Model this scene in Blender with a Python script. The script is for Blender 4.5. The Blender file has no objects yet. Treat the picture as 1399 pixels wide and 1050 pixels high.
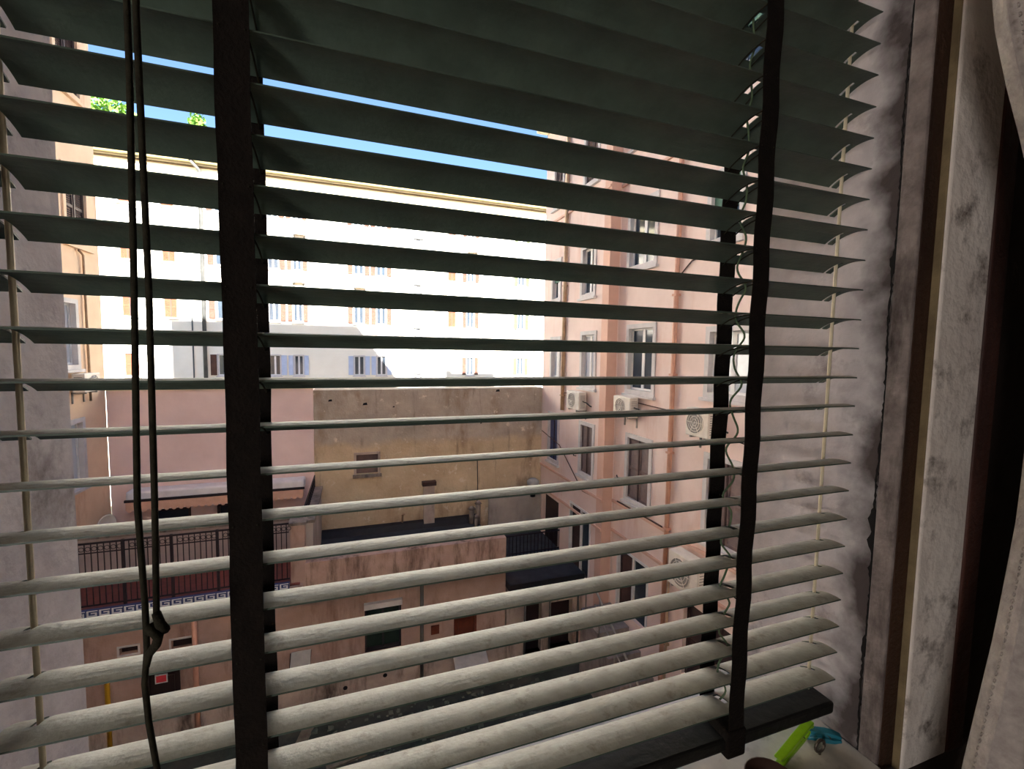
import bpy, bmesh, math, random
from mathutils import Matrix, Vector
random.seed(7)
scene = bpy.context.scene
COL = scene.collection
R = math.radians

# ------------------------------------------------------------------ camera, sky, sun, exposure
def make_camera():
    f_px, yaw, pitch, roll = 608.2, 0.3376, 0.0719, -0.0158
    cy, sy = math.cos(yaw), math.sin(yaw)
    fwd = Vector((sy * math.cos(pitch), cy * math.cos(pitch), -math.sin(pitch)))
    r = Vector((cy, -sy, 0)); d = fwd.cross(r)
    r2 = r * math.cos(roll) + d * math.sin(roll)
    d2 = d * math.cos(roll) - r * math.sin(roll)
    cam = bpy.data.cameras.new('camera')
    cam.sensor_width = 36; cam.lens = f_px / 1399 * 36
    cam.clip_start = 0.01; cam.clip_end = 400
    o = bpy.data.objects.new('camera', cam); COL.objects.link(o)
    o.matrix_world = Matrix(((r2.x, -d2.x, -fwd.x, 0), (r2.y, -d2.y, -fwd.y, 0),
                             (r2.z, -d2.z, -fwd.z, 0), (0, 0, 0, 1)))
    scene.camera = o
make_camera()

SUN_TAN = 0.58                                   # slope of the sunlight falling over our own house
SUN_DIR = Vector((0.01, -1.0, SUN_TAN)).normalized()
w = bpy.data.worlds.new('sky'); scene.world = w; w.use_nodes = True
nt = w.node_tree; nt.nodes.clear()
sk = nt.nodes.new('ShaderNodeTexSky'); sk.sky_type = 'NISHITA'; sk.sun_disc = False
sk.sun_elevation = math.asin(SUN_DIR.z); sk.sun_rotation = math.atan2(SUN_DIR.x, SUN_DIR.y)
sk.air_density = 1.0; sk.dust_density = 0.0; sk.ozone_density = 4.0
bg = nt.nodes.new('ShaderNodeBackground'); bg.inputs['Strength'].default_value = 0.14
wo = nt.nodes.new('ShaderNodeOutputWorld')
nt.links.new(sk.outputs[0], bg.inputs[0]); nt.links.new(bg.outputs[0], wo.inputs[0])

sl = bpy.data.lights.new('sun', 'SUN'); sl.energy = 22.0; sl.angle = R(0.5); sl.color = (1.0, 0.98, 0.95)
so = bpy.data.objects.new('sun', sl); COL.objects.link(so)
so.rotation_euler = SUN_DIR.to_track_quat('Z', 'Y').to_euler(); so.location = (0, -20, 30)

scene.view_settings.view_transform = 'Standard'
scene.view_settings.look = 'None'
scene.view_settings.gamma = 1.0
scene.view_settings.use_curve_mapping = False
scene.view_settings.exposure = 1.15
scene.cycles.use_denoising = True
scene.cycles.max_bounces = 10
scene.cycles.diffuse_bounces = 6

# ------------------------------------------------------------------ helpers
def srgb(r, g, b):
    def f(c):
        c /= 255.0
        return c / 12.92 if c <= 0.04045 else ((c + 0.055) / 1.055) ** 2.4
    return (f(r), f(g), f(b), 1)

def mat(name, c1, c2=None, scale=4.0, rough=0.85, bump=0.15, stain=None, stain_scale=1.0, stain_amt=0.5,
        streak=False, metal=0.0, per_object=False, spec=0.3, bump_scale=None, stain_streak=True, lo=0.35, hi=0.65):
    m = bpy.data.materials.new(name); m.use_nodes = True
    n = m.node_tree.nodes; l = m.node_tree.links
    b = n['Principled BSDF']; b.inputs['Roughness'].default_value = rough
    b.inputs['Metallic'].default_value = metal; b.inputs['Specular IOR Level'].default_value = spec
    if c2 is None and stain is None and bump == 0:
        b.inputs['Base Color'].default_value = c1; return m
    if c2 is None: c2 = tuple(min(1, x * 0.82) for x in c1[:3]) + (1,)
    tc = n.new('ShaderNodeTexCoord'); src = tc.outputs['Object']
    if per_object:
        oi = n.new('ShaderNodeObjectInfo'); mul = n.new('ShaderNodeMath'); mul.operation = 'MULTIPLY'; mul.inputs[1].default_value = 37.0
        l.new(oi.outputs['Random'], mul.inputs[0])
        va = n.new('ShaderNodeVectorMath'); va.operation = 'ADD'
        l.new(src, va.inputs[0]); l.new(mul.outputs[0], va.inputs[1]); src = va.outputs[0]
    mp = n.new('ShaderNodeMapping'); l.new(src, mp.inputs[0])
    mp.inputs['Scale'].default_value = (1, 1, 0.18) if streak else (1, 1, 1)
    nz = n.new('ShaderNodeTexNoise'); nz.inputs['Scale'].default_value = scale; nz.inputs['Detail'].default_value = 7
    nz.inputs['Roughness'].default_value = 0.62
    l.new(mp.outputs[0], nz.inputs['Vector'])
    cr = n.new('ShaderNodeValToRGB'); cr.color_ramp.elements[0].position = lo; cr.color_ramp.elements[1].position = hi
    cr.color_ramp.elements[0].color = c1; cr.color_ramp.elements[1].color = c2
    l.new(nz.outputs['Fac'], cr.inputs[0]); out = cr.outputs[0]
    if stain is not None:
        mp2 = n.new('ShaderNodeMapping'); l.new(src, mp2.inputs[0])
        mp2.inputs['Scale'].default_value = (1, 1, 0.22) if stain_streak else (1, 1, 1); mp2.inputs['Location'].default_value = (3.1, 1.7, 5.3)
        n2 = n.new('ShaderNodeTexNoise'); n2.inputs['Scale'].default_value = stain_scale; n2.inputs['Detail'].default_value = 8
        n2.inputs['Roughness'].default_value = 0.7
        l.new(mp2.outputs[0], n2.inputs['Vector'])
        c2r = n.new('ShaderNodeValToRGB'); c2r.color_ramp.elements[0].position = 0.62 - 0.22 * stain_amt
        c2r.color_ramp.elements[1].position = 0.80 - 0.22 * stain_amt
        l.new(n2.outputs['Fac'], c2r.inputs[0])
        mx = n.new('ShaderNodeMix'); mx.data_type = 'RGBA'
        l.new(c2r.outputs[0], mx.inputs['Factor']); l.new(out, mx.inputs['A']); mx.inputs['B'].default_value = stain
        out = mx.outputs['Result']
    l.new(out, b.inputs['Base Color'])
    if bump:
        nb = n.new('ShaderNodeTexNoise'); nb.inputs['Scale'].default_value = bump_scale or scale * 6; nb.inputs['Detail'].default_value = 5
        l.new(src, nb.inputs['Vector'])
        bp = n.new('ShaderNodeBump'); bp.inputs['Strength'].default_value = bump; bp.inputs['Distance'].default_value = 0.02
        l.new(nb.outputs['Fac'], bp.inputs['Height']); l.new(bp.outputs[0], b.inputs['Normal'])
    return m

WLOC = {}                                        # world position of each thing's origin

class MB:
    """collects shapes for one mesh object; M maps facade coordinates (along, outward, up) to the world"""
    def __init__(s, M=None):
        s.v = []; s.f = []; s.m = []; s.M = M
    def add(s, verts, faces, m=0):
        k = len(s.v)
        s.v += [Vector(s.M(*p)) if s.M else Vector(p) for p in verts]
        s.f += [tuple(i + k for i in f) for f in faces]; s.m += [m] * len(faces)
        return s
    def box(s, a0, a1, b0, b1, c0, c1, m=0):
        return s.add([(a0, b0, c0), (a1, b0, c0), (a1, b1, c0), (a0, b1, c0), (a0, b0, c1), (a1, b0, c1), (a1, b1, c1), (a0, b1, c1)],
                     [(0, 3, 2, 1), (4, 5, 6, 7), (0, 1, 5, 4), (1, 2, 6, 5), (2, 3, 7, 6), (3, 0, 4, 7)], m)
    def hexa(s, p, m=0):                         # eight corners, bottom ring then top ring
        return s.add(p, [(0, 3, 2, 1), (4, 5, 6, 7), (0, 1, 5, 4), (1, 2, 6, 5), (2, 3, 7, 6), (3, 0, 4, 7)], m)
    def tube(s, pts, r, n=8, m=0):
        pts = [Vector(s.M(*p)) if s.M else Vector(p) for p in pts]
        M0, s.M = s.M, None
        rad = r if isinstance(r, (list, tuple)) else [r] * len(pts)
        vs = []; up = Vector((0.13, 0.37, 0.92))
        for i, p in enumerate(pts):
            t = (pts[min(i + 1, len(pts) - 1)] - pts[max(i - 1, 0)]).normalized()
            a = t.cross(up)
            if a.length < 1e-3: a = t.cross(Vector((1, 0, 0)))
            a.normalize(); b = t.cross(a)
            for k in range(n):
                th = 2 * math.pi * k / n
                vs.append(p + (a * math.cos(th) + b * math.sin(th)) * rad[i])
        fs = [(i * n + k, i * n + (k + 1) % n, (i + 1) * n + (k + 1) % n, (i + 1) * n + k) for i in range(len(pts) - 1) for k in range(n)]
        fs += [tuple(range(n)), tuple((len(pts) - 1) * n + k for k in reversed(range(n)))]
        s.add(vs, fs, m); s.M = M0
        return s
    def ring(s, c, r, tr, axis='y', n=20, k=6, m=0):
        pts = []
        for i in range(n + 1):
            a = 2 * math.pi * i / n
            ca, sa = r * math.cos(a), r * math.sin(a)
            pts.append({'y': (c[0] + ca, c[1], c[2] + sa), 'x': (c[0], c[1] + ca, c[2] + sa), 'z': (c[0] + ca, c[1] + sa, c[2])}[axis])
        return s.tube(pts, tr, k, m)
    def disc(s, c, r, t, axis='y', n=20, m=0):
        e = {'y': (0, t, 0), 'x': (t, 0, 0), 'z': (0, 0, t)}[axis]
        return s.tube([c, (c[0] + e[0], c[1] + e[1], c[2] + e[2])], r, n, m)
    def poly(s, pts, d0, d1, m=0):               # outline in (along, up) extruded outward from d0 to d1
        n = len(pts)
        vs = [(p[0], d0, p[1]) for p in pts] + [(p[0], d1, p[1]) for p in pts]
        fs = [tuple(range(n)), tuple(range(2 * n - 1, n - 1, -1))] + [(i, (i + 1) % n, n + (i + 1) % n, n + i) for i in range(n)]
        return s.add(vs, fs, m)
    def wall(s, u0, u1, z0, z1, holes=(), depth=0.2, thick=0.4, m=0, mr=None):
        us = sorted({u0, u1, *[h[0] for h in holes], *[h[1] for h in holes]})
        zs = sorted({z0, z1, *[h[2] for h in holes], *[h[3] for h in holes]})
        us = [u for u in us if u0 <= u <= u1]; zs = [z for z in zs if z0 <= z <= z1]
        def inh(u, z): return any(h[0] < u < h[1] and h[2] < z < h[3] for h in holes)
        for i in range(len(us) - 1):
            for j in range(len(zs) - 1):
                if not inh((us[i] + us[i + 1]) / 2, (zs[j] + zs[j + 1]) / 2):
                    s.add([(us[i], 0, zs[j]), (us[i + 1], 0, zs[j]), (us[i + 1], 0, zs[j + 1]), (us[i], 0, zs[j + 1])], [(0, 1, 2, 3)], m)
        for a, b, c, d in [h[:4] for h in holes]:
            q = mr if mr is not None else m
            s.add([(a, 0, c), (b, 0, c), (b, 0, d), (a, 0, d), (a, -depth, c), (b, -depth, c), (b, -depth, d), (a, -depth, d)],
                  [(0, 1, 5, 4), (1, 2, 6, 5), (2, 3, 7, 6), (3, 0, 4, 7), (4, 5, 6, 7)], q)
        s.add([(u0, 0, z0), (u1, 0, z0), (u1, 0, z1), (u0, 0, z1), (u0, -thick, z0), (u1, -thick, z0), (u1, -thick, z1), (u0, -thick, z1)],
              [(0, 1, 5, 4), (1, 2, 6, 5), (2, 3, 7, 6), (3, 0, 4, 7), (4, 5, 6, 7)], m)
        return s
    def mesh(s, name, mats, off, smooth=False, fixn=True):
        me = bpy.data.meshes.new(name)
        me.from_pydata([v - off for v in s.v], [], s.f)
        for mm in (mats if isinstance(mats, (list, tuple)) else [mats]): me.materials.append(mm)
        me.polygons.foreach_set('material_index', s.m)
        if smooth: me.polygons.foreach_set('use_smooth', [True] * len(s.f))
        if fixn:
            bm = bmesh.new(); bm.from_mesh(me); bmesh.ops.recalc_face_normals(bm, faces=bm.faces); bm.to_mesh(me); bm.free()
        me.update(); return me
    def build(s, name, mats, parent=None, smooth=False, label=None, cat=None, group=None, kind=None, bevel=0, plabel=None):
        if parent is not None: off = WLOC[parent.name]
        else:
            xs = [v.x for v in s.v]; ys = [v.y for v in s.v]; zs = [v.z for v in s.v]
            off = Vector(((min(xs) + max(xs)) / 2, (min(ys) + max(ys)) / 2, min(zs)))
        o = bpy.data.objects.new(name, s.mesh(name, mats, off, smooth)); COL.objects.link(o)
        if parent is not None: o.parent = parent
        else: o.location = off
        WLOC[o.name] = off
        tag(o, label, cat, group, kind)
        if plabel: o['label'] = plabel
        if bevel:
            bv = o.modifiers.new('bevel', 'BEVEL'); bv.width = bevel; bv.segments = 2; bv.limit_method = 'ANGLE'
        return o

def tag(o, label=None, cat=None, group=None, kind=None):
    if label: o['label'] = label
    if cat: o['category'] = cat
    if group: o['group'] = group
    if kind: o['kind'] = kind
    return o

def thing(name, loc, label, cat, group=None):
    o = bpy.data.objects.new(name, None); COL.objects.link(o); o.location = loc; o.empty_display_size = 0.1
    WLOC[o.name] = Vector(loc)
    return tag(o, label, cat, group)

def inst(name, me, parent, loc, rot=(0, 0, 0)):
    o = bpy.data.objects.new(name, me); COL.objects.link(o); o.parent = parent
    o.location = Vector(loc) - WLOC[parent.name]; o.rotation_euler = rot
    WLOC[o.name] = Vector(loc)
    return o

# ------------------------------------------------------------------ materials
m_own = mat('own_facade_stucco', srgb(236, 232, 226), srgb(228, 223, 217), 1.5, bump=0.1)
m_plaster_in = mat('room_plaster', srgb(150, 140, 128), srgb(132, 122, 112), 3, bump=0.1)
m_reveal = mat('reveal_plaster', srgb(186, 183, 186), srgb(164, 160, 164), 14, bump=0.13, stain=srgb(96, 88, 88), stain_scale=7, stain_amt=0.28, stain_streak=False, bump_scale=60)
def grime_and_slat_shade():  # noisy darkening toward the frame: mostly slat shade painted in, with some grime
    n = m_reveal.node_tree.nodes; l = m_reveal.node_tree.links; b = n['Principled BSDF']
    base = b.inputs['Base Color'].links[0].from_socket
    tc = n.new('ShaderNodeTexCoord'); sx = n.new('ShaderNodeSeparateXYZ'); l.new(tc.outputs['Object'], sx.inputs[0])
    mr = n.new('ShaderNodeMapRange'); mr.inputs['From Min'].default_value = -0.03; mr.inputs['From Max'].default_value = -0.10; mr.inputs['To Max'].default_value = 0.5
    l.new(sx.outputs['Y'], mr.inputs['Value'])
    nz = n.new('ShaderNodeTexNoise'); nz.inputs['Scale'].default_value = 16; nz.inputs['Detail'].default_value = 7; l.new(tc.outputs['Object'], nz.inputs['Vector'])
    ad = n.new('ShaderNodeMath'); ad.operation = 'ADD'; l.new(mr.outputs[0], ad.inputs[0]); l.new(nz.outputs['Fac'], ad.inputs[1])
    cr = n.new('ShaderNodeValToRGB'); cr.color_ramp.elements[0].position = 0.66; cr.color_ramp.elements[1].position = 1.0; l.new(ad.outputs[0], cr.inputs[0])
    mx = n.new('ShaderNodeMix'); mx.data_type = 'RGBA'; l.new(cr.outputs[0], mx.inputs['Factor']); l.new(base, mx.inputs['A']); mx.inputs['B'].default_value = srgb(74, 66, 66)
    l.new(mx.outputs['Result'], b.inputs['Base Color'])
grime_and_slat_shade()
m_far_brown = mat('far_brown_shutter', srgb(96, 66, 54), srgb(80, 56, 46), 4, bump=0.05)
m_far_green = mat('far_green_shutter', srgb(84, 96, 64), srgb(70, 82, 54), 4, bump=0.05)
m_far_red = mat('far_red_shutter', srgb(128, 72, 50), srgb(110, 62, 44), 4, bump=0.05)
m_floor_in = mat('room_floor_tiles', srgb(96, 70, 52), srgb(76, 56, 44), 4, rough=0.5)
m_greywood = mat('painted_grey_wood', srgb(150, 140, 136), srgb(112, 102, 100), 26, bump=0.3, stain=srgb(50, 40, 38), stain_scale=12, stain_amt=0.6)
m_brown = mat('brown_wood', srgb(70, 48, 36), srgb(46, 32, 26), 14, rough=0.6, bump=0.3, streak=True)
m_cream = mat('cream_painted_wood', srgb(232, 226, 220), srgb(214, 206, 200), 9, bump=0.25, stain=srgb(96, 84, 78), stain_scale=16, stain_amt=0.42, stain_streak=False)
m_olive = mat('olive_gold_bead', srgb(138, 122, 92), srgb(112, 98, 74), 20, bump=0.15)
m_redwood = mat('red_brown_wood', srgb(92, 58, 50), srgb(56, 36, 34), 10, rough=0.6, bump=0.3, streak=True)
m_shaded_wall = mat('shaded_wall', srgb(62, 48, 44), srgb(44, 36, 34), 6, bump=0.2)
m_lace = mat('lace_cloth', srgb(190, 182, 176), srgb(160, 150, 146), 60, rough=1.0, bump=0.3, bump_scale=200)
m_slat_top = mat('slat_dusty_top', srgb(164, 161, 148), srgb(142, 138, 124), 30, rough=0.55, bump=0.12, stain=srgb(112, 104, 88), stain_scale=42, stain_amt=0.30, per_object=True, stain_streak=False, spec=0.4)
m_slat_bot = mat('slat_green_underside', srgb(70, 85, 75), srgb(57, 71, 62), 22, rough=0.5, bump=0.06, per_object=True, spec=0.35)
m_tape = mat('dark_ladder_tape', srgb(29, 24, 21), srgb(22, 19, 17), 60, rough=0.95, bump=0.3, bump_scale=300, spec=0.1)
m_cord_dark = mat('dark_green_cord', srgb(48, 46, 36), srgb(34, 32, 26), 120, rough=0.9, bump=0.2, bump_scale=500, spec=0.1)
m_cord_green = mat('green_cord', srgb(92, 112, 84), srgb(66, 84, 64), 90, rough=0.8, bump=0.2, bump_scale=400)
m_rail = mat('dark_bottom_rail', srgb(24, 24, 22), srgb(17, 17, 16), 12, rough=0.6, bump=0.1)
m_rod = mat('cream_rod', srgb(225, 216, 190), srgb(205, 196, 170), 30, rough=0.5, bump=0.05)
m_sill = mat('pale_marble_sill', srgb(208, 202, 192), srgb(178, 172, 160), 7, rough=0.5, bump=0.1, stain=srgb(120, 112, 100), stain_scale=11, stain_amt=0.4, stain_streak=False)
m_lime = mat('lime_plastic', srgb(150, 200, 30), srgb(128, 180, 26), 20, rough=0.35, bump=0.03, spec=0.5)
m_teal = mat('teal_plastic', srgb(30, 120, 140), srgb(24, 100, 120), 20, rough=0.35, bump=0.03, spec=0.5)
m_steel = mat('rusty_steel', srgb(120, 112, 104), srgb(80, 70, 62), 40, rough=0.45, metal=0.8, bump=0.1)
m_brownclay = mat('dark_brown_clay', srgb(70, 48, 40), srgb(52, 36, 30), 12, rough=0.6, bump=0.1)
m_void = mat('dark_gap', srgb(18, 14, 13), srgb(12, 10, 10), 10, bump=0.0)

m_salmon = mat('salmon_stucco', srgb(228, 205, 196), srgb(220, 196, 186), 1.2, bump=0.12, stain=srgb(212, 178, 164), stain_scale=1.3, stain_amt=0.35, bump_scale=20)
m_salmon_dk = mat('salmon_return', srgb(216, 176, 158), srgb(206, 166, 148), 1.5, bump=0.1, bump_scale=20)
m_farwall = mat('cream_stucco', srgb(238, 231, 216), srgb(231, 223, 206), 0.8, bump=0.05, bump_scale=8)
m_cornice = mat('cornice_stone', srgb(236, 226, 190), srgb(222, 212, 176), 1.5, bump=0.05)
m_gutter = mat('brown_gutter', srgb(104, 88, 70), srgb(88, 74, 60), 3, bump=0.05)
m_pink = mat('pink_stucco', srgb(232, 206, 202), srgb(224, 197, 193), 1.4, bump=0.1, stain=srgb(220, 192, 186), stain_scale=1.6, stain_amt=0.25, bump_scale=18)
m_leftwall = mat('orange_stucco', srgb(228, 198, 168), srgb(218, 186, 156), 1.3, bump=0.1, stain=srgb(190, 146, 118), stain_scale=1.2, stain_amt=0.3, bump_scale=18)
m_orange = mat('terracotta_stucco', srgb(180, 152, 140), srgb(164, 136, 123), 1.6, bump=0.2, stain=srgb(128, 98, 86), stain_scale=1.5, stain_amt=0.45, bump_scale=20)
m_parapet = mat('peeling_parapet', srgb(188, 160, 147), srgb(170, 140, 126), 1.8, bump=0.3, stain=srgb(96, 76, 66), stain_scale=2.2, stain_amt=0.65, bump_scale=18)
m_plinth = mat('grey_plinth', srgb(190, 172, 160), srgb(166, 148, 138), 2, bump=0.25, stain=srgb(84, 72, 64), stain_scale=1.6, stain_amt=0.5)
m_coping = mat('weathered_coping', srgb(150, 136, 126), srgb(112, 102, 94), 3, bump=0.3, stain=srgb(70, 64, 58), stain_scale=3, stain_amt=0.5)
m_tar = mat('dark_roof_felt', srgb(56, 58, 64), srgb(42, 43, 49), 2.5, bump=0.3)
m_tarblack = mat('black_bitumen', srgb(28, 26, 30), srgb(18, 17, 20), 5, rough=0.6, bump=0.5)
m_greywall = mat('pale_grey_render', srgb(178, 166, 158), srgb(160, 150, 142), 1.5, bump=0.15, stain=srgb(120, 110, 104), stain_scale=1.4, stain_amt=0.35)
m_whitetrim = mat('white_stone_trim', srgb(206, 200, 198), srgb(190, 184, 182), 3, bump=0.08)
m_whiteframe = mat('white_frame', srgb(222, 220, 218), srgb(208, 206, 204), 5, rough=0.5, bump=0.03)
m_shut = mat('brown_shutter_paint', srgb(112, 92, 88), srgb(96, 78, 76), 5, rough=0.6, bump=0.08)
m_shut_dk = mat('dark_brown_shutter', srgb(70, 48, 44), srgb(58, 40, 38), 5, rough=0.6, bump=0.08)
m_shut_blue = mat('blue_shutter_paint', srgb(190, 200, 220), srgb(178, 188, 210), 4, rough=0.6, bump=0.05)
m_shut_navy = mat('navy_shutter_paint', srgb(84, 88, 116), srgb(72, 76, 102), 4, rough=0.6, bump=0.05)
m_shut_red = mat('red_brown_shutter', srgb(160, 96, 70), srgb(142, 84, 62), 4, rough=0.6, bump=0.05)
m_shut_green = mat('green_shutter_paint', srgb(104, 136, 116), srgb(88, 120, 102), 4, rough=0.6, bump=0.05)
m_glass = mat('dark_window_glass', srgb(58, 66, 74), srgb(48, 54, 62), 1, rough=0.06, bump=0.0, spec=0.6)
m_glass_pale = mat('curtained_glass', srgb(190, 196, 204), srgb(176, 180, 190), 2, rough=0.1, bump=0.0, spec=0.6)
m_glass_green = mat('dark_green_pane', srgb(46, 58, 50), srgb(34, 44, 38), 2, rough=0.25, bump=0.0, spec=0.5)
m_pipe = mat('painted_pipe', srgb(206, 156, 134), srgb(192, 144, 124), 3, rough=0.6, bump=0.05)
m_pipe_tan = mat('tan_pipe', srgb(190, 160, 130), srgb(160, 130, 104), 3, rough=0.6, bump=0.05)
m_pipe_dk = mat('dark_drainpipe', srgb(92, 92, 88), srgb(76, 76, 74), 3, rough=0.6, bump=0.05)
m_cable = mat('brown_cable', srgb(110, 84, 74), srgb(92, 70, 62), 4, bump=0.05)
m_acwhite = mat('aged_white_casing', srgb(226, 218, 206), srgb(208, 198, 186), 4, rough=0.5, bump=0.03)
m_acgrille = mat('grey_grille', srgb(150, 144, 138), srgb(130, 124, 118), 4, rough=0.6, bump=0.03)
m_iron = mat('black_wrought_iron', srgb(44, 34, 38), srgb(34, 27, 30), 20, rough=0.6, bump=0.05)
m_awning = mat('awning_canvas', srgb(226, 182, 160), srgb(214, 168, 146), 5, rough=0.95, bump=0.05)
m_awnbox = mat('white_awning_box', srgb(226, 222, 226), srgb(212, 208, 212), 3, rough=0.4, bump=0.02)
m_tile_blue = mat('blue_tile', srgb(58, 70, 118), srgb(48, 60, 104), 6, rough=0.4, bump=0.02)
m_tile_white = mat('white_tile', srgb(226, 226, 228), srgb(212, 212, 216), 6, rough=0.4, bump=0.02)
m_maroon = mat('maroon_terrace_tiles', srgb(124, 66, 60), srgb(104, 56, 52), 6, rough=0.6, bump=0.08)
m_mauve = mat('mauve_grey_render', srgb(176, 160, 156), srgb(158, 142, 140), 1.5, bump=0.1)
m_darkdoor = mat('door_paint_and_shade', srgb(44, 30, 30), srgb(34, 24, 24), 5, rough=0.6, bump=0.05)
m_reddoor = mat('red_brown_door', srgb(112, 54, 36), srgb(90, 44, 30), 4, rough=0.6, bump=0.05)
m_signred = mat('red_sign_print', srgb(224, 70, 84), srgb(212, 62, 76), 8, rough=0.5, bump=0.0)
m_yellow = mat('yellow_pipe', srgb(214, 164, 40), srgb(196, 148, 36), 5, rough=0.5, bump=0.02)
m_ground = mat('courtyard_concrete', srgb(70, 72, 66), srgb(46, 50, 46), 0.9, bump=0.4, stain=srgb(34, 44, 36), stain_scale=0.7, stain_amt=0.6, stain_streak=False, bump_scale=8)
m_rubble = mat('mossy_rubble', srgb(92, 98, 88), srgb(66, 72, 64), 4, bump=0.3)
m_concrete = mat('stair_concrete', srgb(150, 140, 134), srgb(120, 112, 108), 2, bump=0.25, stain=srgb(86, 78, 74), stain_scale=2, stain_amt=0.4)
m_sheet = mat('pale_plastic_sheet', srgb(178, 176, 172), srgb(156, 154, 150), 3, rough=0.5, bump=0.1)
m_plank = mat('weathered_plank', srgb(120, 112, 98), srgb(92, 86, 76), 6, bump=0.2)
m_leaf = mat('shrub_leaves', srgb(120, 160, 70), srgb(86, 126, 52), 3, rough=0.7, bump=0.0, per_object=True)
m_bark = mat('bark', srgb(90, 70, 54), srgb(70, 54, 42), 8, bump=0.2)

def dirty_wall_material():
    m = bpy.data.materials.new('stained_party_wall'); m.use_nodes = True
    n = m.node_tree.nodes; l = m.node_tree.links; b = n['Principled BSDF']; b.inputs['Roughness'].default_value = 0.95
    b.inputs['Specular IOR Level'].default_value = 0.1
    tc = n.new('ShaderNodeTexCoord'); sx = n.new('ShaderNodeSeparateXYZ'); l.new(tc.outputs['Object'], sx.inputs[0])
    def noise(scale, sc=(1, 1, 1), det=8, loc=(0, 0, 0)):
        mp = n.new('ShaderNodeMapping'); mp.inputs['Scale'].default_value = sc; mp.inputs['Location'].default_value = loc
        l.new(tc.outputs['Object'], mp.inputs[0]); z = n.new('ShaderNodeTexNoise'); z.inputs['Scale'].default_value = scale
        z.inputs['Detail'].default_value = det; z.inputs['Roughness'].default_value = 0.68; l.new(mp.outputs[0], z.inputs['Vector']); return z.outputs['Fac']
    def ramp(f, p0, c0, p1, c1):
        r = n.new('ShaderNodeValToRGB'); r.color_ramp.elements[0].position = p0; r.color_ramp.elements[1].position = p1
        r.color_ramp.elements[0].color = c0; r.color_ramp.elements[1].color = c1; l.new(f, r.inputs[0]); return r.outputs[0]
    def mixc(f, a, c):
        mx = n.new('ShaderNodeMix'); mx.data_type = 'RGBA'; l.new(f, mx.inputs['Factor']); l.new(a, mx.inputs['A'])
        if isinstance(c, tuple): mx.inputs['B'].default_value = c
        else: l.new(c, mx.inputs['B'])
        return mx.outputs['Result']
    W, K = (1, 1, 1, 1), (0, 0, 0, 1)
    ochre = ramp(noise(0.9), 0.35, srgb(212, 190, 160), 0.65, srgb(186, 162, 132))
    grey = ramp(noise(1.1), 0.35, srgb(186, 172, 158), 0.65, srgb(162, 148, 134))
    # grey cement band over the ochre, its lower edge ragged (coordinates start at the wall foot)
    ad = n.new('ShaderNodeMath'); ad.operation = 'MULTIPLY_ADD'; ad.inputs[1].default_value = 0.9; l.new(noise(0.8), ad.inputs[0]); l.new(sx.outputs['Z'], ad.inputs[2])
    mr = n.new('ShaderNodeMapRange'); mr.inputs['From Min'].default_value = 6.75; mr.inputs['From Max'].default_value = 7.05
    l.new(ad.outputs[0], mr.inputs['Value'])
    c = mixc(mr.outputs[0], ochre, grey)
    c = mixc(ramp(noise(1.1, (1, 1, 0.35), 9, (4, 0, 2)), 0.54, K, 0.70, W), c, srgb(146, 122, 100))
    c = mixc(ramp(noise(2.6, (1, 1, 1), 9, (1, 2, 8)), 0.60, K, 0.68, W), c, srgb(222, 206, 186))
    c = mixc(ramp(noise(3.2, (1, 1, 0.12), 9, (7, 2, 1)), 0.60, K, 0.76, W), c, srgb(110, 94, 82))
    l.new(c, b.inputs['Base Color'])
    bp = n.new('ShaderNodeBump'); bp.inputs['Strength'].default_value = 0.5; bp.inputs['Distance'].default_value = 0.05
    l.new(noise(9), bp.inputs['Height']); l.new(bp.outputs[0], b.inputs['Normal'])
    return m
m_party = dirty_wall_material()

# ------------------------------------------------------------------ the room around the window
FLOOR, CEIL = -1.55, 1.35
X0, X1, Z0, Z1 = -0.30, 0.71, -0.60, 0.86        # the window opening
YI, YO = 0.42, 0.625                             # inner and outer face of the masonry at the window
GROUND = -9.7

MB().box(-2.2, 2.6, -3.6, YI, FLOOR - 0.2, FLOOR).build('floor', m_floor_in, kind='structure')
MB().box(-2.2, 2.6, -3.6, YI, CEIL, CEIL + 0.2).build('ceiling', m_plaster_in, kind='structure')
MB().box(-2.4, -2.2, -3.6, YI, FLOOR, CEIL).build('wall_left', m_plaster_in, kind='structure')
MB().box(2.6, 2.8, -3.6, YI, FLOOR, CEIL).build('wall_right', m_plaster_in, kind='structure')
MB().box(-2.4, 2.8, -3.8, -3.6, FLOOR, CEIL).build('wall_back', m_plaster_in, kind='structure')
H1 = -0.9 + (16.1 - YO) * SUN_TAN                # our own house shades the court up to the top of the stained wall
H2 = 1.75 + (33.0 - YO) * SUN_TAN                # height for an added gable that throws the slanted shade on the far house
H3 = 4.7 + (11.38 - YO) * SUN_TAN               # unseen right wing, raised to shade the return of the salmon house
wf = MB()
wf.box(-16, X0, YI, YO, GROUND, H1); wf.box(X1, 4.6, YI, YO, GROUND, H1); wf.box(4.6, 12, YI, YO, GROUND, H3)
wf.box(X0, X1, YI, YO, GROUND, Z0); wf.box(X0, X1, YI, YO, Z1, H1)
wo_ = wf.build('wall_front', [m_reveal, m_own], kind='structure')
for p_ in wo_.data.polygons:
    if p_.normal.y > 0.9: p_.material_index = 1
MB(lambda a, d, z: (a, YI + d, z)).poly([(-10.5, H1), (3.1, H1), (3.1, H2 - 3.65), (0.45, H2), (-10.5, H2)], 0, YO - YI).build('wall_shade_gable', m_own, kind='structure')  # unseen; added and shaped to cast the slanted edge of shade

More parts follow.
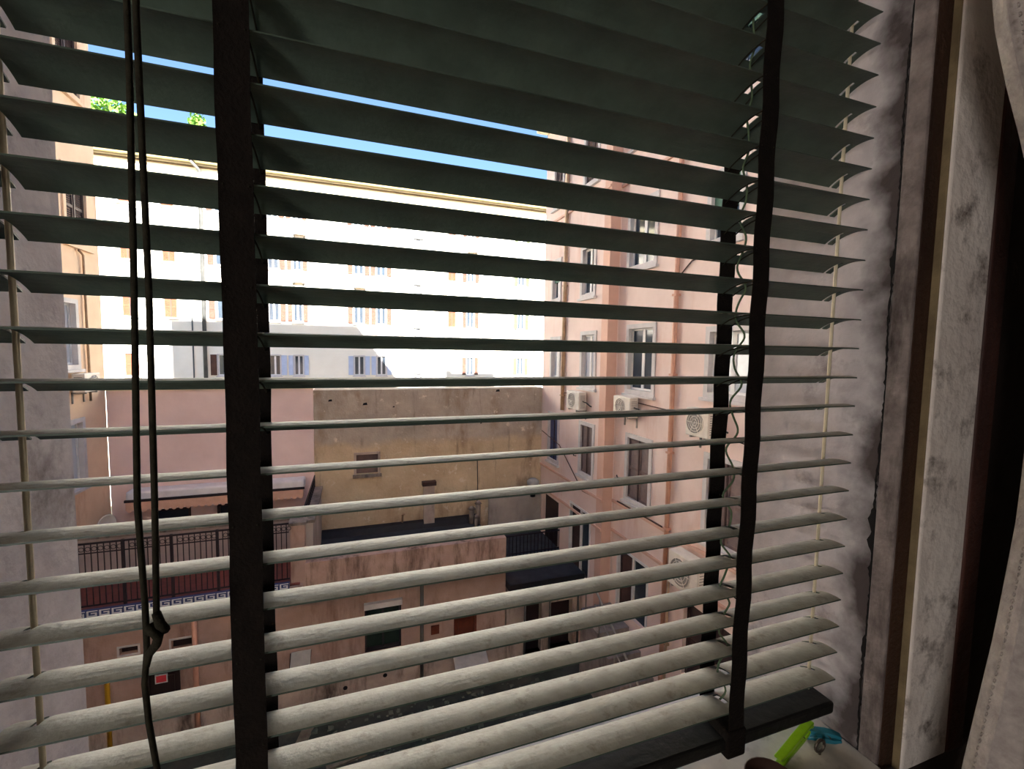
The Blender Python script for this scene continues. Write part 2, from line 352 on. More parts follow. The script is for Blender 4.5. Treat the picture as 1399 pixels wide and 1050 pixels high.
# the wooden window frame on the room side
win = thing('window_1', (0.2, 0.40, Z0), None, None); win['kind'] = 'structure'
def frame_piece(name, m, x0, x1, y0, y1, z0=Z0, z1=Z1, bevel=0.0):
    return MB().box(x0, x1, y0, y1, z0, z1).build(name, m, win, bevel=bevel)
frame_piece('jamb', m_greywood, X1 - 0.002, X1 + 0.03, 0.394, 0.4192, bevel=0.002)
frame_piece('rebate', m_brown, X1 + 0.003, X1 + 0.06, 0.3925, 0.3938)
frame_piece('bead', m_olive, 0.740, 0.76, 0.3835, 0.3924, bevel=0.001)
frame_piece('casing', m_cream, 0.7425, 0.845, 0.3805, 0.412, bevel=0.003)
frame_piece('casing_edge', m_redwood, 0.8455, 0.886, 0.379, 0.412, bevel=0.003)
frame_piece('lining', m_shaded_wall, 0.8865, 1.25, 0.388, 0.418)  # room wall in shadow, its darkness put into the colour
frame_piece('jamb', m_greywood, X0 - 0.10, X0 + 0.002, 0.394, 0.4155, bevel=0.002)
frame_piece('casing', m_cream, X0 - 0.13, X0 - 0.036, 0.366, 0.394, bevel=0.005)
MB().box(X0 - 0.13, 0.84, 0.372, 0.416, Z1, Z1 + 0.1).build('head', m_cream, win, bevel=0.004)
# holes and crumbled edge of the crack between plaster and jamb
ck = MB(); rng = random.Random(3); vs = []
nk = 320
for k in range(nk + 1):
    z = Z0 + (Z1 - Z0) * k / nk
    wd = 0.0007 + 0.0014 * rng.random() ** 2
    for zc, a_, s_ in ((-0.235, 0.006, 0.012), (-0.268, 0.0065, 0.010), (-0.31, 0.003, 0.008), (0.135, 0.004, 0.01), (-0.43, 0.003, 0.012)):
        wd += a_ * math.exp(-((z - zc) / s_) ** 2)
    y = YI + 0.0012 + 0.0012 * math.sin(z * 23) + 0.0008 * rng.uniform(-1, 1)
    vs += [(X1 - 0.0008, y - wd, z), (X1 - 0.0008, y + wd, z), (X1 + 0.004, y + wd, z), (X1 + 0.004, y - wd, z)]
ck.add(vs, [(4 * k + q, 4 * k + (q + 1) % 4, 4 * k + 4 + (q + 1) % 4, 4 * k + 4 + q) for k in range(nk) for q in range(4)])
ck.build('crack', m_void, win)

# window sill: one slab through the masonry
MB().box(X0 + 0.001, X1 - 0.001, 0.36, 0.632, Z0 - 0.03, Z0 + 0.012).build('trim_1', m_sill, kind='structure', bevel=0.004)

# ------------------------------------------------------------------ venetian blind
P, D0, SW = 0.042, 0.4689, 0.050                 # slat pitch, distance from the wall side, slat width
XL, XR = -0.283, 0.688
TILT = R(-12)
blind = thing('venetian_blind', ((XL + XR) / 2, D0, -0.55), 'green wooden venetian blind with dusty slats hanging in the window opening', 'blind')
TX = (-0.094, 0.490)                             # ladder tapes

def slat_mesh():
    slot, hole = 0.0055, 0.008
    xs = {XL, XR}
    cut = []
    for x in (XL + 0.022, XR - 0.013): cut.append((x - slot / 2, x + slot / 2, -0.002, SW / 2))
    for x in TX: cut.append((x - hole / 2, x + hole / 2, -0.011, 0.011))
    for c in cut: xs |= {c[0], c[1]}
    x = XL
    while x < XR:
        if min(abs(x - q) for q in xs) > 0.02: xs.add(round(x, 4))
        x += 0.08
    xs = sorted(xs)
    ys = [-SW / 2, -0.0215, -0.017, -0.011, -0.0065, -0.002, 0.0045, 0.011, 0.017, 0.0215, SW / 2]
    def zt(y): return 0.0052 * (1 - (y / (SW / 2)) ** 2)
    th = 0.0016
    nx, ny = len(xs) - 1, len(ys) - 1
    ok = [[not any(c[0] - 1e-6 < (xs[i] + xs[i + 1]) / 2 < c[1] + 1e-6 and c[2] < (ys[j] + ys[j + 1]) / 2 < c[3] for c in cut) for j in range(ny)] for i in range(nx)]
    cx = (XL + XR) / 2
    vs = [(x - cx, y, zt(y) + k * th) for k in (1, 0) for x in xs for y in ys]
    N = (nx + 1) * (ny + 1)
    def T(i, j): return i * (ny + 1) + j
    fs, ms = [], []
    for i in range(nx):
        for j in range(ny):
            if not ok[i][j]: continue
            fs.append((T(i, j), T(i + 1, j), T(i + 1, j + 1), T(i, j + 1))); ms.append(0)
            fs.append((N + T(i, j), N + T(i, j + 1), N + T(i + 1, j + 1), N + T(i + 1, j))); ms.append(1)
            for di, dj, a, b in ((-1, 0, T(i, j + 1), T(i, j)), (1, 0, T(i + 1, j), T(i + 1, j + 1)), (0, -1, T(i, j), T(i + 1, j)), (0, 1, T(i + 1, j + 1), T(i, j + 1))):
                p, q = i + di, j + dj
                if 0 <= p < nx and 0 <= q < ny and ok[p][q]: continue
                fs.append((b, a, N + a, N + b)); ms.append(1)
    me = bpy.data.meshes.new('slat'); me.from_pydata(vs, [], fs)
    me.materials.append(m_slat_top); me.materials.append(m_slat_bot)
    me.polygons.foreach_set('material_index', ms); me.update()
    bm = bmesh.new(); bm.from_mesh(me); bmesh.ops.recalc_face_normals(bm, faces=bm.faces); bm.to_mesh(me); bm.free()
    return me
SLAT = slat_mesh()
RUNG = MB()
RUNG.tube([(0, y, -0.0012 + 0.0052 * (1 - (y / 0.028) ** 2)) for y in (-0.0285, -0.02, -0.01, 0, 0.01, 0.02, 0.0285)], 0.0009, 6)
RUNG_ME = RUNG.mesh('ladder_rung', m_cord_dark, Vector((0, 0, 0)), True)
NUP, NDN = 20, 10
slat_z = []
for i in range(-NUP, NDN + 1):
    z = -0.0722 - 0.0046 - i * P + random.uniform(-0.0006, 0.0006)
    slat_z.append(z)
    tl = TILT + R(random.uniform(-1.0, 1.0)) - (R(1.5) if i > 6 else 0)
    inst('slat', SLAT, blind, ((XL + XR) / 2, D0, z), (tl, R(random.uniform(-0.06, 0.06)), 0))
    for x in TX:
        for dx in (-0.0095, 0.0095):
            inst('ladder_rung', RUNG_ME, blind, (x + dx, D0, z - 0.0014), (tl, 0, 0))
ZTOP, ZRAIL = slat_z[0] + 0.035, -0.526
# wide ladder tapes, a pair at each side: one on the room side, one on the street side
for x in TX:
    for yb, wd, nm in ((D0 - 0.0275, 0.026, 0), (D0 + 0.0285, 0.0265, 1)):
        mb = MB(); n = 60; ring = []
        for k in range(n + 1):
            t = k / n; z = ZTOP - t * (ZTOP - ZRAIL)
            wob = 0.0004 * math.sin(t * 17 + x * 30 + nm) + 0.0005 * math.sin(t * 53) * t * t
            bow = 0.0012 * math.sin(t * 80 + nm * 2)
            yo = yb + (0.0048 if nm == 0 else -0.0048) * 0 + bow
            for sx, sy in ((-1, -1), (1, -1), (1, 1), (-1, 1)):
                ring.append((x + wob + sx * wd / 2, yo + sy * 0.0006, z))
        fs = [(4 * k + a, 4 * k + (a + 1) % 4, 4 * k + 4 + (a + 1) % 4, 4 * k + 4 + a) for k in range(n) for a in range(4)]
        fs += [(0, 1, 2, 3), (4 * n + 3, 4 * n + 2, 4 * n + 1, 4 * n)]
        mb.add(ring, fs).build('ladder_tape', m_tape, blind)
    # folded tape end wrapped round the bottom rail
    MB().box(x - 0.016, x + 0.016, D0 - 0.0315, D0 + 0.0315, ZRAIL - 0.026, ZRAIL + 0.014).build('tape_wrap', m_tape, blind, bevel=0.003)
    # lift cord, slack between the slats
    pts = []; z = ZTOP; k = 0
    amp = 0.0095 if x > 0 else 0.002
    while z > ZRAIL:
        a = amp * (0.35 + 0.65 * min(1, max(0, (0.30 - z) / 0.25))) * math.sin(k * math.pi / 3.0)
        pts.append((x - 0.002 + a * 0.9, D0 + 0.002 + 0.35 * a * math.cos(k * 0.9), z)); z -= P / 10; k += 0.4
    pts.append((x, D0, ZRAIL))
    MB().tube(pts, 0.0014, 7).build('lift_cord', m_cord_green, blind, True)
MB().box(XL, XR, D0 - 0.026, D0 + 0.026, ZRAIL - 0.019, ZRAIL).build('bottom_rail', m_rail, blind, bevel=0.004)
MB().box(XL, XR, D0 - 0.03, D0 + 0.03, ZTOP, ZTOP + 0.03).build('head_rail', m_rail, blind, bevel=0.003)
for x in (XL + 0.022, XR - 0.013):               # upright guide rods running in the slots of the slats
    MB().tube([(x, D0 + 0.008, Z0 + 0.012), (x, D0 + 0.008, Z1)], 0.0023, 10).build('guide_rod', m_rod, blind, True)
# pull cords
pc = MB(); YC = 0.405
pc.tube([(-0.1485, YC, ZTOP), (-0.1505, YC, 0.20), (-0.1535, YC, 0.04), (-0.1575, YC, -0.12), (-0.1555, YC, -0.20), (-0.1555, YC, -0.235), (-0.158, YC, -0.262), (-0.1565, YC, -0.295), (-0.1525, YC, -0.335), (-0.1475, YC, -0.40)], 0.0022, 8)
c1 = pc.build('pull_cord', m_cord_dark, blind, True)
pc = MB()
pc.tube([(-0.143, YC - 0.003, ZTOP), (-0.1440, YC - 0.003, 0.20), (-0.1435, YC - 0.003, 0.04), (-0.1455, YC - 0.003, -0.12), (-0.1475, YC - 0.003, -0.212)], 0.0022, 8)
c2 = pc.build('pull_cord', m_cord_dark, blind, True)
kn = MB()
kn.tube([(-0.1475, YC - 0.003, -0.205), (-0.1435, YC - 0.008, -0.212), (-0.142, YC - 0.004, -0.219), (-0.147, YC + 0.002, -0.222), (-0.152, YC - 0.002, -0.219), (-0.150, YC - 0.008, -0.213), (-0.145, YC - 0.008, -0.222), (-0.148, YC - 0.004, -0.230), (-0.153, YC - 0.004, -0.237), (-0.155, YC - 0.004, -0.247)],
        [0.003, 0.0035, 0.0035, 0.004, 0.004, 0.004, 0.0035, 0.0035, 0.003, 0.0022], 8)
kn.build('knot', m_cord_dark, c2, True)

# ------------------------------------------------------------------ things on the sill, curtain, added fill lamp
def peg(loc, rz, m, label, length=0.062, lean=0.0):
    t = thing('clothes_peg', loc, label, 'clothes peg')
    for sgn in (-1, 1):
        mb = MB()
        vs = []
        for x, hw, z0_, z1_ in ((-length / 2, 0.0055, 0.0045, 0.0085), (-length * 0.2, 0.006, 0.001, 0.0075), (length * 0.12, 0.006, 0.0008, 0.0085), (length * 0.30, 0.006, 0.0022, 0.0075), (length / 2, 0.005, 0.0008, 0.0045)):
            z0_ += 0.0; vs += [(x, -hw, sgn * z0_), (x, hw, sgn * z0_), (x, hw, sgn * z1_), (x, -hw, sgn * z1_)]
        fs = [(4 * k + a, 4 * k + (a + 1) % 4, 4 * k + 4 + (a + 1) % 4, 4 * k + 4 + a) for k in range(4) for a in range(4)] + [(0, 3, 2, 1), (16, 17, 18, 19)]
        mb.v = [Vector(v) for v in vs]; mb.f = fs; mb.m = [0] * len(fs)
        o = bpy.data.objects.new('lever', mb.mesh('lever', m, Vector((0, 0, 0)))); COL.objects.link(o); o.parent = t
        bv = o.modifiers.new('bevel', 'BEVEL'); bv.width = 0.0012; bv.segments = 2
    sp = MB()
    pts = [(length * 0.12 + 0.0045 * math.cos(a * 0.7), -0.0062 + 0.0124 * a / 36, 0.0045 * math.sin(a * 0.7)) for a in range(37)]
    sp.tube(pts, 0.0008, 6)
    o = bpy.data.objects.new('spring', sp.mesh('spring', m_steel, Vector((0, 0, 0)), True)); COL.objects.link(o); o.parent = t
    t.rotation_euler = (0, lean, rz)
    return t
SZ = Z0 + 0.012
peg((0.615, 0.448, SZ + 0.014), R(14), m_lime, 'lime green plastic clothes peg lying on the window sill', 0.10, R(-8))
peg((0.668, 0.446, SZ + 0.012), R(-40), m_teal, 'teal plastic clothes peg lying beside the lime green one', 0.05, R(-6))
hk = thing('screw_eye', (0.645, 0.432, SZ), 'small rusty metal screw eye on the window sill', 'hook')
MB().ring((0.645, 0.432, SZ + 0.013), 0.009, 0.0022, 'y', 16, 7).build('eye', m_steel, hk, True)
MB().tube([(0.645, 0.432, SZ), (0.645, 0.432, SZ + 0.006)], 0.0022, 8).build('shank', m_steel, hk, True)
sa = MB()
prof = [(0.0, 0.002), (0.022, 0.002), (0.028, 0.006), (0.033, 0.016), (0.035, 0.016), (0.031, 0.003), (0.024, 0.0), (0.0, 0.0)]
n = 24
vs = [(0.528 + r_ * math.cos(2 * math.pi * k / n), 0.412 + r_ * math.sin(2 * math.pi * k / n), SZ + z_) for r_, z_ in prof for k in range(n)]
fs = [(i * n + k, i * n + (k + 1) % n, (i + 1) * n + (k + 1) % n, (i + 1) * n + k) for i in range(len(prof) - 1) for k in range(n)]
sa.add(vs, fs).build('saucer', m_brownclay, None, True, 'small dark brown saucer on the window sill below the lime peg', 'saucer')

def curtain():
    mb = MB(); nx, nz = 40, 40; v = []
    def edge(z):
        pts = [(-0.9, 0.60), (-0.55, 0.638), (-0.46, 0.656), (-0.32, 0.694), (-0.17, 0.722), (0.0, 0.735), (0.2, 0.700), (0.30, 0.632), (0.36, 0.60), (1.0, 0.55)]
        for (a, b), (c, d) in zip(pts, pts[1:]):
            if a <= z <= c: return b + (d - b) * (z - a) / (c - a)
        return pts[-1][1]
    for s in (0, 1):
        for j in range(nz + 1):
            z = -0.9 + 1.9 * j / nz
            for i in range(nx + 1):
                t = i / nx
                v.append((edge(z) + 0.34 * t, 0.27 + 0.018 * math.sin(t * 34 + 0.6 * math.sin(z * 3)) + 0.004 * math.sin(t * 71) + s * 0.0012, z))
    N = (nx + 1) * (nz + 1); fs = []
    for j in range(nz):
        for i in range(nx):
            a = j * (nx + 1) + i
            fs += [(a, a + 1, a + nx + 2, a + nx + 1), (N + a, N + a + nx + 1, N + a + nx + 2, N + a + 1)]
    for j in range(nz):
        for i in (0, nx):
            a = j * (nx + 1) + i; fs.append((a, a + nx + 1, N + a + nx + 1, N + a))
    for i in range(nx):
        for j in (0, nz):
            a = j * (nx + 1) + i; fs.append((a, a + 1, N + a + 1, N + a))
    mb.add(v, fs)
    cu = thing('curtain', (0.85, 0.27, -0.9), 'gathered pale lace curtain hanging beside the window frame', 'curtain')
    mb.build('cloth', m_lace, cu, True)
    e = MB()
    for j in range(0, 260):
        z = -0.895 + 0.0075 * j
        if z > 0.99: break
        e.ring((edge(z) - 0.002, 0.27, z), 0.0022, 0.0006, 'y', 8, 4)
    e.build('lace_edging', m_lace, cu, True)
curtain()

lampt = thing('fill_lamp', (-1.3, -1.0, FLOOR), 'added white globe lamp behind the camera brightening the window frame', 'lamp')  # added out of view to brighten the frame; not a known lamp
def sphere(c, r, nu=20, nv=12):
    vs = [(c[0] + r * math.sin(math.pi * j / nv) * math.cos(2 * math.pi * i / nu), c[1] + r * math.sin(math.pi * j / nv) * math.sin(2 * math.pi * i / nu), c[2] + r * math.cos(math.pi * j / nv)) for j in range(nv + 1) for i in range(nu)]
    return vs, [(j * nu + i, j * nu + (i + 1) % nu, (j + 1) * nu + (i + 1) % nu, (j + 1) * nu + i) for j in range(nv) for i in range(nu)]
m_globe = bpy.data.materials.new('fill_lamp_globe'); m_globe.use_nodes = True
gb = m_globe.node_tree.nodes['Principled BSDF']; gb.inputs['Emission Color'].default_value = (1, 0.92, 0.86, 1); gb.inputs['Emission Strength'].default_value = 15.0
MB().add(*sphere((-1.3, -1.0, -0.15), 0.22)).build('globe', m_globe, lampt, True)
MB().tube([(-1.3, -1.0, FLOOR + 0.03), (-1.3, -1.0, -0.36)], 0.012, 10).build('pole', m_steel, lampt, True)
MB().tube([(-1.3, -1.0, FLOOR), (-1.3, -1.0, FLOOR + 0.02), (-1.3, -1.0, FLOOR + 0.035)], [0.15, 0.15, 0.03], 24).build('base', m_steel, lampt, True)

# ------------------------------------------------------------------ courtyard ground
MB().box(-16, 14, YO, 34, GROUND - 0.3, GROUND).build('courtyard_ground', m_ground, kind='structure')

# ------------------------------------------------------------------ facade kit
def MX(X): return lambda u, d, z: (X - d, u, z)          # facade facing -X
def ML(X): return lambda u, d, z: (X + d, u, z)          # facade facing +X
def MY(Y): return lambda u, d, z: (u, Y - d, z)          # facade facing the window

def shutter_leaf(mb, u0, u1, z0, z1, d, nslat=14, louver=True):
    fw = min(0.07, (u1 - u0) * 0.16); t = 0.04
    mb.box(u0, u0 + fw, d, d + t, z0, z1); mb.box(u1 - fw, u1, d, d + t, z0, z1)
    zm = (z0 + z1) / 2
    for a, b in ((z0, z0 + fw), (zm - fw / 2, zm + fw / 2), (z1 - fw, z1)): mb.box(u0 + fw, u1 - fw, d, d + t, a, b)
    if louver:
        for a, b in ((z0 + fw, zm - fw / 2), (zm + fw / 2, z1 - fw)):
            for k in range(nslat):
                za = a + (b - a) * k / nslat; zb = a + (b - a) * (k + 1) / nslat
                mb.add([(u0 + fw, d + 0.008, zb), (u1 - fw, d + 0.008, zb), (u1 - fw, d + 0.032, za), (u0 + fw, d + 0.032, za)], [(0, 1, 2, 3)])
    else: mb.box(u0 + fw, u1 - fw, d + 0.005, d + 0.022, z0 + fw, z1 - fw)

def window(bld, M, u0, u1, z0, z1, style, trim=0.12, m_sh=None, m_pane=None, m_tr=None, sill=True, open_to=None):
    """u0..z1: outer edge of the trim; the hole in the wall is returned by hole()"""
    tr = MB(M)
    a, b, c, d = u0 + trim, u1 - trim, z0 + trim, z1 - trim
    tr.box(u0, a, -0.12, 0.035, z0, z1); tr.box(b, u1, -0.12, 0.035, z0, z1)
    tr.box(a, b, -0.12, 0.035, z0, c); tr.box(a, b, -0.12, 0.035, d, z1)
    wnd = tr.build('window', m_tr or m_whitetrim, bld)
    if sill: MB(M).box(u0 - 0.06, u1 + 0.06, -0.02, 0.10, z0 - 0.07, z0).build('sill', m_tr or m_whitetrim, wnd)
    um = (a + b) / 2
    if style == 'shut':
        for p, q in ((a, um - 0.006), (um + 0.006, b)):
            mb = MB(M); shutter_leaf(mb, p, q, c, d, -0.07); mb.build('shutter', m_sh or m_shut, wnd)
        MB(M).box(um - 0.02, um + 0.02, -0.03, -0.015, c, d).build('cover_strip', m_shut_dk, wnd)
    else:
        fr = MB(M); f = 0.055
        for p, q in ((a, um), (um, b)):
            fr.box(p, p + f, -0.14, -0.09, c, d); fr.box(q - f, q, -0.14, -0.09, c, d)
            fr.box(p + f, q - f, -0.14, -0.09, c, c + f); fr.box(p + f, q - f, -0.14, -0.09, d - f, d)
        fr.build('casement', m_whiteframe, wnd)
        for p, q in ((a, um), (um, b)):
            MB(M).box(p + f, q - f, -0.125, -0.115, c + f, d - f).build('pane', m_pane or m_glass, wnd)
        if style == 'open':                       # shutters folded back flat on the wall
            lw = (b - a) / 2
            for p, q in ((u0 - lw, u0 - 0.01), (u1 + 0.01, u1 + lw)):
                mb = MB(M); shutter_leaf(mb, p, q, c, d, 0.04, 6, True); mb.build('shutter', m_sh or m_shut_blue, wnd)
        if style == 'roller':
            mb = MB(M); k = 9; zz = c + (d - c) * 0.45
            for i in range(k): mb.box(a, b, -0.085, -0.06, zz + (d - zz) * i / k + 0.006, zz + (d - zz) * (i + 1) / k)
            mb.build('roller_shutter', m_sh or m_shut_green, wnd)
    return wnd
def hole(u0, u1, z0, z1, trim=0.12): return (u0 + trim * 0.9, u1 - trim * 0.9, z0 + trim * 0.9, z1 - trim * 0.9)

# ------------------------------------------------------------------ salmon apartment house on the right
RN, RFX, YRET = 7.28, 6.93, 11.38
sal = thing('apartment_building', (8.5, 9, GROUND), 'salmon pink apartment house with white framed windows and wall pipes', 'building')
near = [(9.60, 10.92, -1.10, 0.83, 'case'), (9.58, 10.80, -4.17, -2.22, 'shut'), (9.68, 11.02, 2.30, 4.15, 'case'),
        (6.50, 7.87, -0.92, 0.63, 'pale'), (6.50, 7.76, -4.12, -2.12, 'shut'), (7.00, 8.00, 2.35, 3.90, 'roller'),
        (9.65, 11.0, 5.6, 7.5, 'shut'), (6.6, 8.0, 5.6, 7.5, 'roller'), (3.2, 4.5, -1.0, 0.75, 'case'), (3.2, 4.5, -4.1, -2.1, 'shut'), (3.2, 4.5, 2.3, 4.0, 'shut')]
far = [(12.15, 13.12, 1.76, 3.42, 'case'), (12.0, 13.02, -1.10, 0.71, 'palecase'), (11.96, 12.96, -3.96, -2.18, 'shut'),
       (14.58, 15.42, 1.86, 3.4, 'green'), (14.52, 15.40, -1.0, 0.6, 'palecase'), (14.48, 15.45, -4.08, -2.2, 'navy'), (12.1, 13.1, 5.2, 7.0, 'shut'), (14.5, 15.4, 5.2, 7.0, 'shut')]
doorE = (9.55, 11.05, -7.45, -5.62); doorG = (12.05, 13.5, -7.35, -5.05); gate = (14.4, 15.95, -8.3, -5.45); garage = (6.2, 8.2, -7.6, -5.75)
hn = [hole(*w_[:4]) for w_ in near] + [(doorE[0], doorE[1], doorE[2], doorE[3]), garage]
hf = [hole(*w_[:4]) for w_ in far] + [doorG, gate]
MB(MX(RN)).wall(YO, YRET, GROUND, 8.2, hn, 0.22, 3.0).build('wall', m_salmon, sal)
MB(MX(RFX)).wall(YRET, 16.1, GROUND, 8.2, hf, 0.22, 3.35).build('wall', m_salmon, sal)
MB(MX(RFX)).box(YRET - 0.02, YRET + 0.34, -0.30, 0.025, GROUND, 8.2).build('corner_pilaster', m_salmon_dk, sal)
for M, a, b, c in ((MX(RN), near, 0, 0), (MX(RFX), far, 0, 0)):
    for u0, u1, z0, z1, st in a:
        if st == 'shut': window(sal, M, u0, u1, z0, z1, 'shut', m_sh=m_shut)
        elif st == 'navy': window(sal, M, u0, u1, z0, z1, 'shut', m_sh=m_shut_navy)
        elif st == 'pale': window(sal, M, u0, u1, z0, z1, 'case', m_pane=m_glass_pale)
        elif st == 'palecase': window(sal, M, u0, u1, z0, z1, 'case', m_pane=m_glass_pale)
        elif st in ('roller', 'green'): window(sal, M, u0, u1, z0, z1, 'roller', m_sh=m_shut_green)
        else: window(sal, M, u0, u1, z0, z1, 'case')
for M, u0, u1 in ((MX(RN), YO, YRET), (MX(RFX), YRET, 16.1)):
    for z in (-4.42, -5.32, 4.75): MB(M).box(u0, u1, 0, 0.06, z, z + 0.07).build('string_course', m_salmon_dk, sal)
    MB(M).box(u0, u1, 0, 0.45, 8.2, 8.4).build('eaves', m_cornice, sal)
def door_in(M, r, nm, ml, mr_):
    u0, u1, z0, z1 = r; um = u0 + (u1 - u0) * 0.52
    dr = MB(M).box(u0, u0 + 0.07, -0.2, 0.02, z0, z1).box(u1 - 0.07, u1, -0.2, 0.02, z0, z1).box(u0, u1, -0.2, 0.02, z1 - 0.07, z1).box(um - 0.05, um + 0.05, -0.16, -0.06, z0, z1).build(nm, m_whiteframe, sal)
    MB(M).box(u0 + 0.07, um - 0.05, -0.14, -0.11, z0, z1 - 0.07).build('pane', ml, dr)
    mb = MB(M); shutter_leaf(mb, um + 0.05, u1 - 0.07, z0, z1 - 0.07, -0.12); mb.build('shutter', mr_, dr)
door_in(MX(RN), doorE, 'balcony_door', m_glass, m_shut_dk)
door_in(MX(RFX), doorG, 'balcony_door', m_glass, m_shut_dk)
g = MB(MX(RFX)).box(gate[0], gate[1], -0.21, -0.18, gate[2], gate[3]).build('shaded_doorway', m_darkdoor, sal)  # dark sheet in the opening; its deep shade is put into the colour
g = MB(MX(RN)); shutter_leaf(g, garage[0], (garage[0] + garage[1]) / 2, garage[2], garage[3], -0.15); shutter_leaf(g, (garage[0] + garage[1]) / 2, garage[1], garage[2], garage[3], -0.15)
g.build('garage_door', m_shut_dk, sal)
for M, u, z0, z1, mm, r_ in ((MX(RN), 8.83, -8.6, 8.15, m_pipe, 0.06), (MX(RFX), 14.15, -2.0, 8.15, m_pipe_tan, 0.065), (MX(RN), 8.68, -9.6, -4.6, m_pipe_tan, 0.03)):
    p_ = MB(M).tube([(u, 0.075, z0), (u, 0.075, z1)], r_, 10).build('drainpipe', mm, sal, True)
    br = MB(M)
    z = z0 + 0.5
    while z < z1: br.box(u - r_ * 1.25, u + r_ * 1.25, 0, 0.075 + r_ * 1.1, z, z + 0.05); z += 1.9
    br.build('pipe_bracket', mm, p_)
def cable(M, pts, r_=0.016, mm=None): MB(M).tube([(u, 0.03, z) for u, z in pts], r_, 6).build('wall_cable', mm or m_cable, sal, True)
cable(MX(RN), [(11.3, -1.30), (10.2, -1.32), (9.0, -1.36), (8.2, -1.30)])
cable(MX(RN), [(8.75, 1.9), (8.4, 2.15), (7.9, 2.2), (7.2, 2.6)])
cable(MX(RFX), [(16.0, -3.05), (14.4, -3.3), (12.6, -4.45), (11.6, -4.4)])
cable(MX(RFX), [(13.5, -1.35), (14.3, -1.4)])
cable(MX(RN), [(11.1, -4.33), (10.2, -4.33), (9.0, -4.33)], 0.022)
MB(MX(RN)).tube([(11.05, 0.0, -3.62), (11.05, 0.09, -3.6), (11.02, 0.13, -3.52)], 0.018, 7).build('shutter_stay', m_iron, sal, True)
MB(MX(RFX)).tube([(13.15, 0.0, -3.42), (13.15, 0.09, -3.4), (13.12, 0.13, -3.32)], 0.018, 7).build('shutter_stay', m_iron, sal, True)

def ac_unit(M, u0, u1, z0, z1, label, dep=0.34, round_fan=True):
    c = M((u0 + u1) / 2, dep / 2, z0)
    t = thing('air_conditioner', c, label, 'air conditioner', 'outdoor air conditioners on the walls')
    MB(M).box(u0, u1, 0.07, dep, z0, z1).build('casing', m_acwhite, t, bevel=0.02)
    zm = (z0 + z1) / 2; rr = (z1 - z0) * 0.40; uc = u0 + (u1 - u0) * 0.58
    gr = MB(M)
    gr.tube([(uc, dep - 0.01, zm), (uc, dep + 0.006, zm)], rr, 20)
    grille = gr.build('fan_opening', m_acgrille, t)
    rg = MB(M)
    for q in (0.3, 0.55, 0.8, 1.0):
        rg.tube([(uc + rr * q * math.cos(a * math.pi / 10), dep + 0.012, zm + rr * q * math.sin(a * math.pi / 10)) for a in range(21)], 0.008, 5)
    for a in range(6): rg.tube([(uc, dep + 0.012, zm), (uc + rr * math.cos(a * math.pi / 3), dep + 0.012, zm + rr * math.sin(a * math.pi / 3))], 0.007, 5)
    rg.build('fan_guard', m_acwhite, grille, True)
    vn = MB(M)
    for k in range(9):
        z = z0 + (z1 - z0) * (0.14 + 0.08 * k); vn.box(u0 - 0.004, u0 + 0.002, 0.12, dep - 0.05, z, z + 0.02)
    vn.build('side_louvre', m_acgrille, t)
    for u in (u0 + 0.12, u1 - 0.12):
        MB(M).box(u - 0.02, u + 0.02, 0, dep - 0.03, z0 - 0.045, z0).box(u - 0.02, u + 0.02, 0, 0.03, z0 - 0.3, z0).build('bracket', m_acgrille, t)
    MB(M).tube([(u0 - 0.0, 0.2, zm), (u0 - 0.14, 0.16, zm - 0.02), (u0 - 0.2, 0.06, zm - 0.12), (u0 - 0.2, 0.0, zm - 0.14)], 0.02, 7).build('hose', m_pipe_dk, t, True)
    return t
ac_unit(MX(RN), 10.18, 11.0, -1.72, -1.17, 'white air conditioner under the dark-paned casement window of the salmon house')
ac_unit(MX(RN), 7.35, 8.02, -1.76, -1.15, 'white air conditioner under the salmon house window with pale curtained panes')
ac_unit(MX(RN), 7.35, 8.3, -5.3, -4.5, 'large white air conditioner with round fan above the garage door', dep=0.42)
ac_unit(MX(RFX), 12.42, 13.3, -1.80, -1.22, 'small white air conditioner beside the tan drainpipe on the salmon house')

# ------------------------------------------------------------------ stained party wall closing the court
YD = 16.1
pw = thing('party_wall', (2.8, YD + 0.4, GROUND), 'tall blank party wall with stained ochre and grey plaster', 'wall')
MB(MY(YD)).wall(-1.35, 6.93, GROUND, -1.36, [(-0.02, 0.70, -4.30, -3.62)], 0.14, 0.8).build('plaster_wall', m_party, pw)
bw = MB(MY(YD)).box(-0.10, -0.02, -0.1, 0.03, -4.34, -3.58).box(0.70, 0.78, -0.1, 0.03, -4.34, -3.58).box(-0.1, 0.78, -0.1, 0.03, -3.62, -3.54).build('blocked_window', m_plinth, pw)
MB(MY(YD)).box(-0.14, 0.82, -0.05, 0.09, -4.42, -4.32).build('sill', m_coping, bw)
MB(MY(YD)).box(-0.02, 0.70, -0.13, -0.10, -4.32, -3.62).build('shutter', m_shut, bw)
fl = MB(MY(YD)).box(2.28, 2.66, 0, 0.20, -6.4, -4.86).build('flue', m_plinth, pw)
MB(MY(YD)).box(2.22, 2.72, -0.0, 0.26, -4.86, -4.72).build('flue_cap', m_shut_dk, fl)
MB(MY(YD)).tube([(1.53, 0.05, -6.35), (1.53, 0.05, -5.9), (1.60, 0.12, -5.84)], 0.035, 8).build('vent_pipe', m_pipe_tan, pw, True)
MB(MY(YD)).tube([(4.3, 0.03, -4.1), (4.32, 0.04, -5.0), (4.30, 0.03, -5.9)], 0.016, 6).build('wall_cable', m_iron, pw, True)
MB(MY(YD)).box(4.75, 6.9, 0, 0.10, -7.1, -5.62).build('grey_patch', m_greywall, pw)
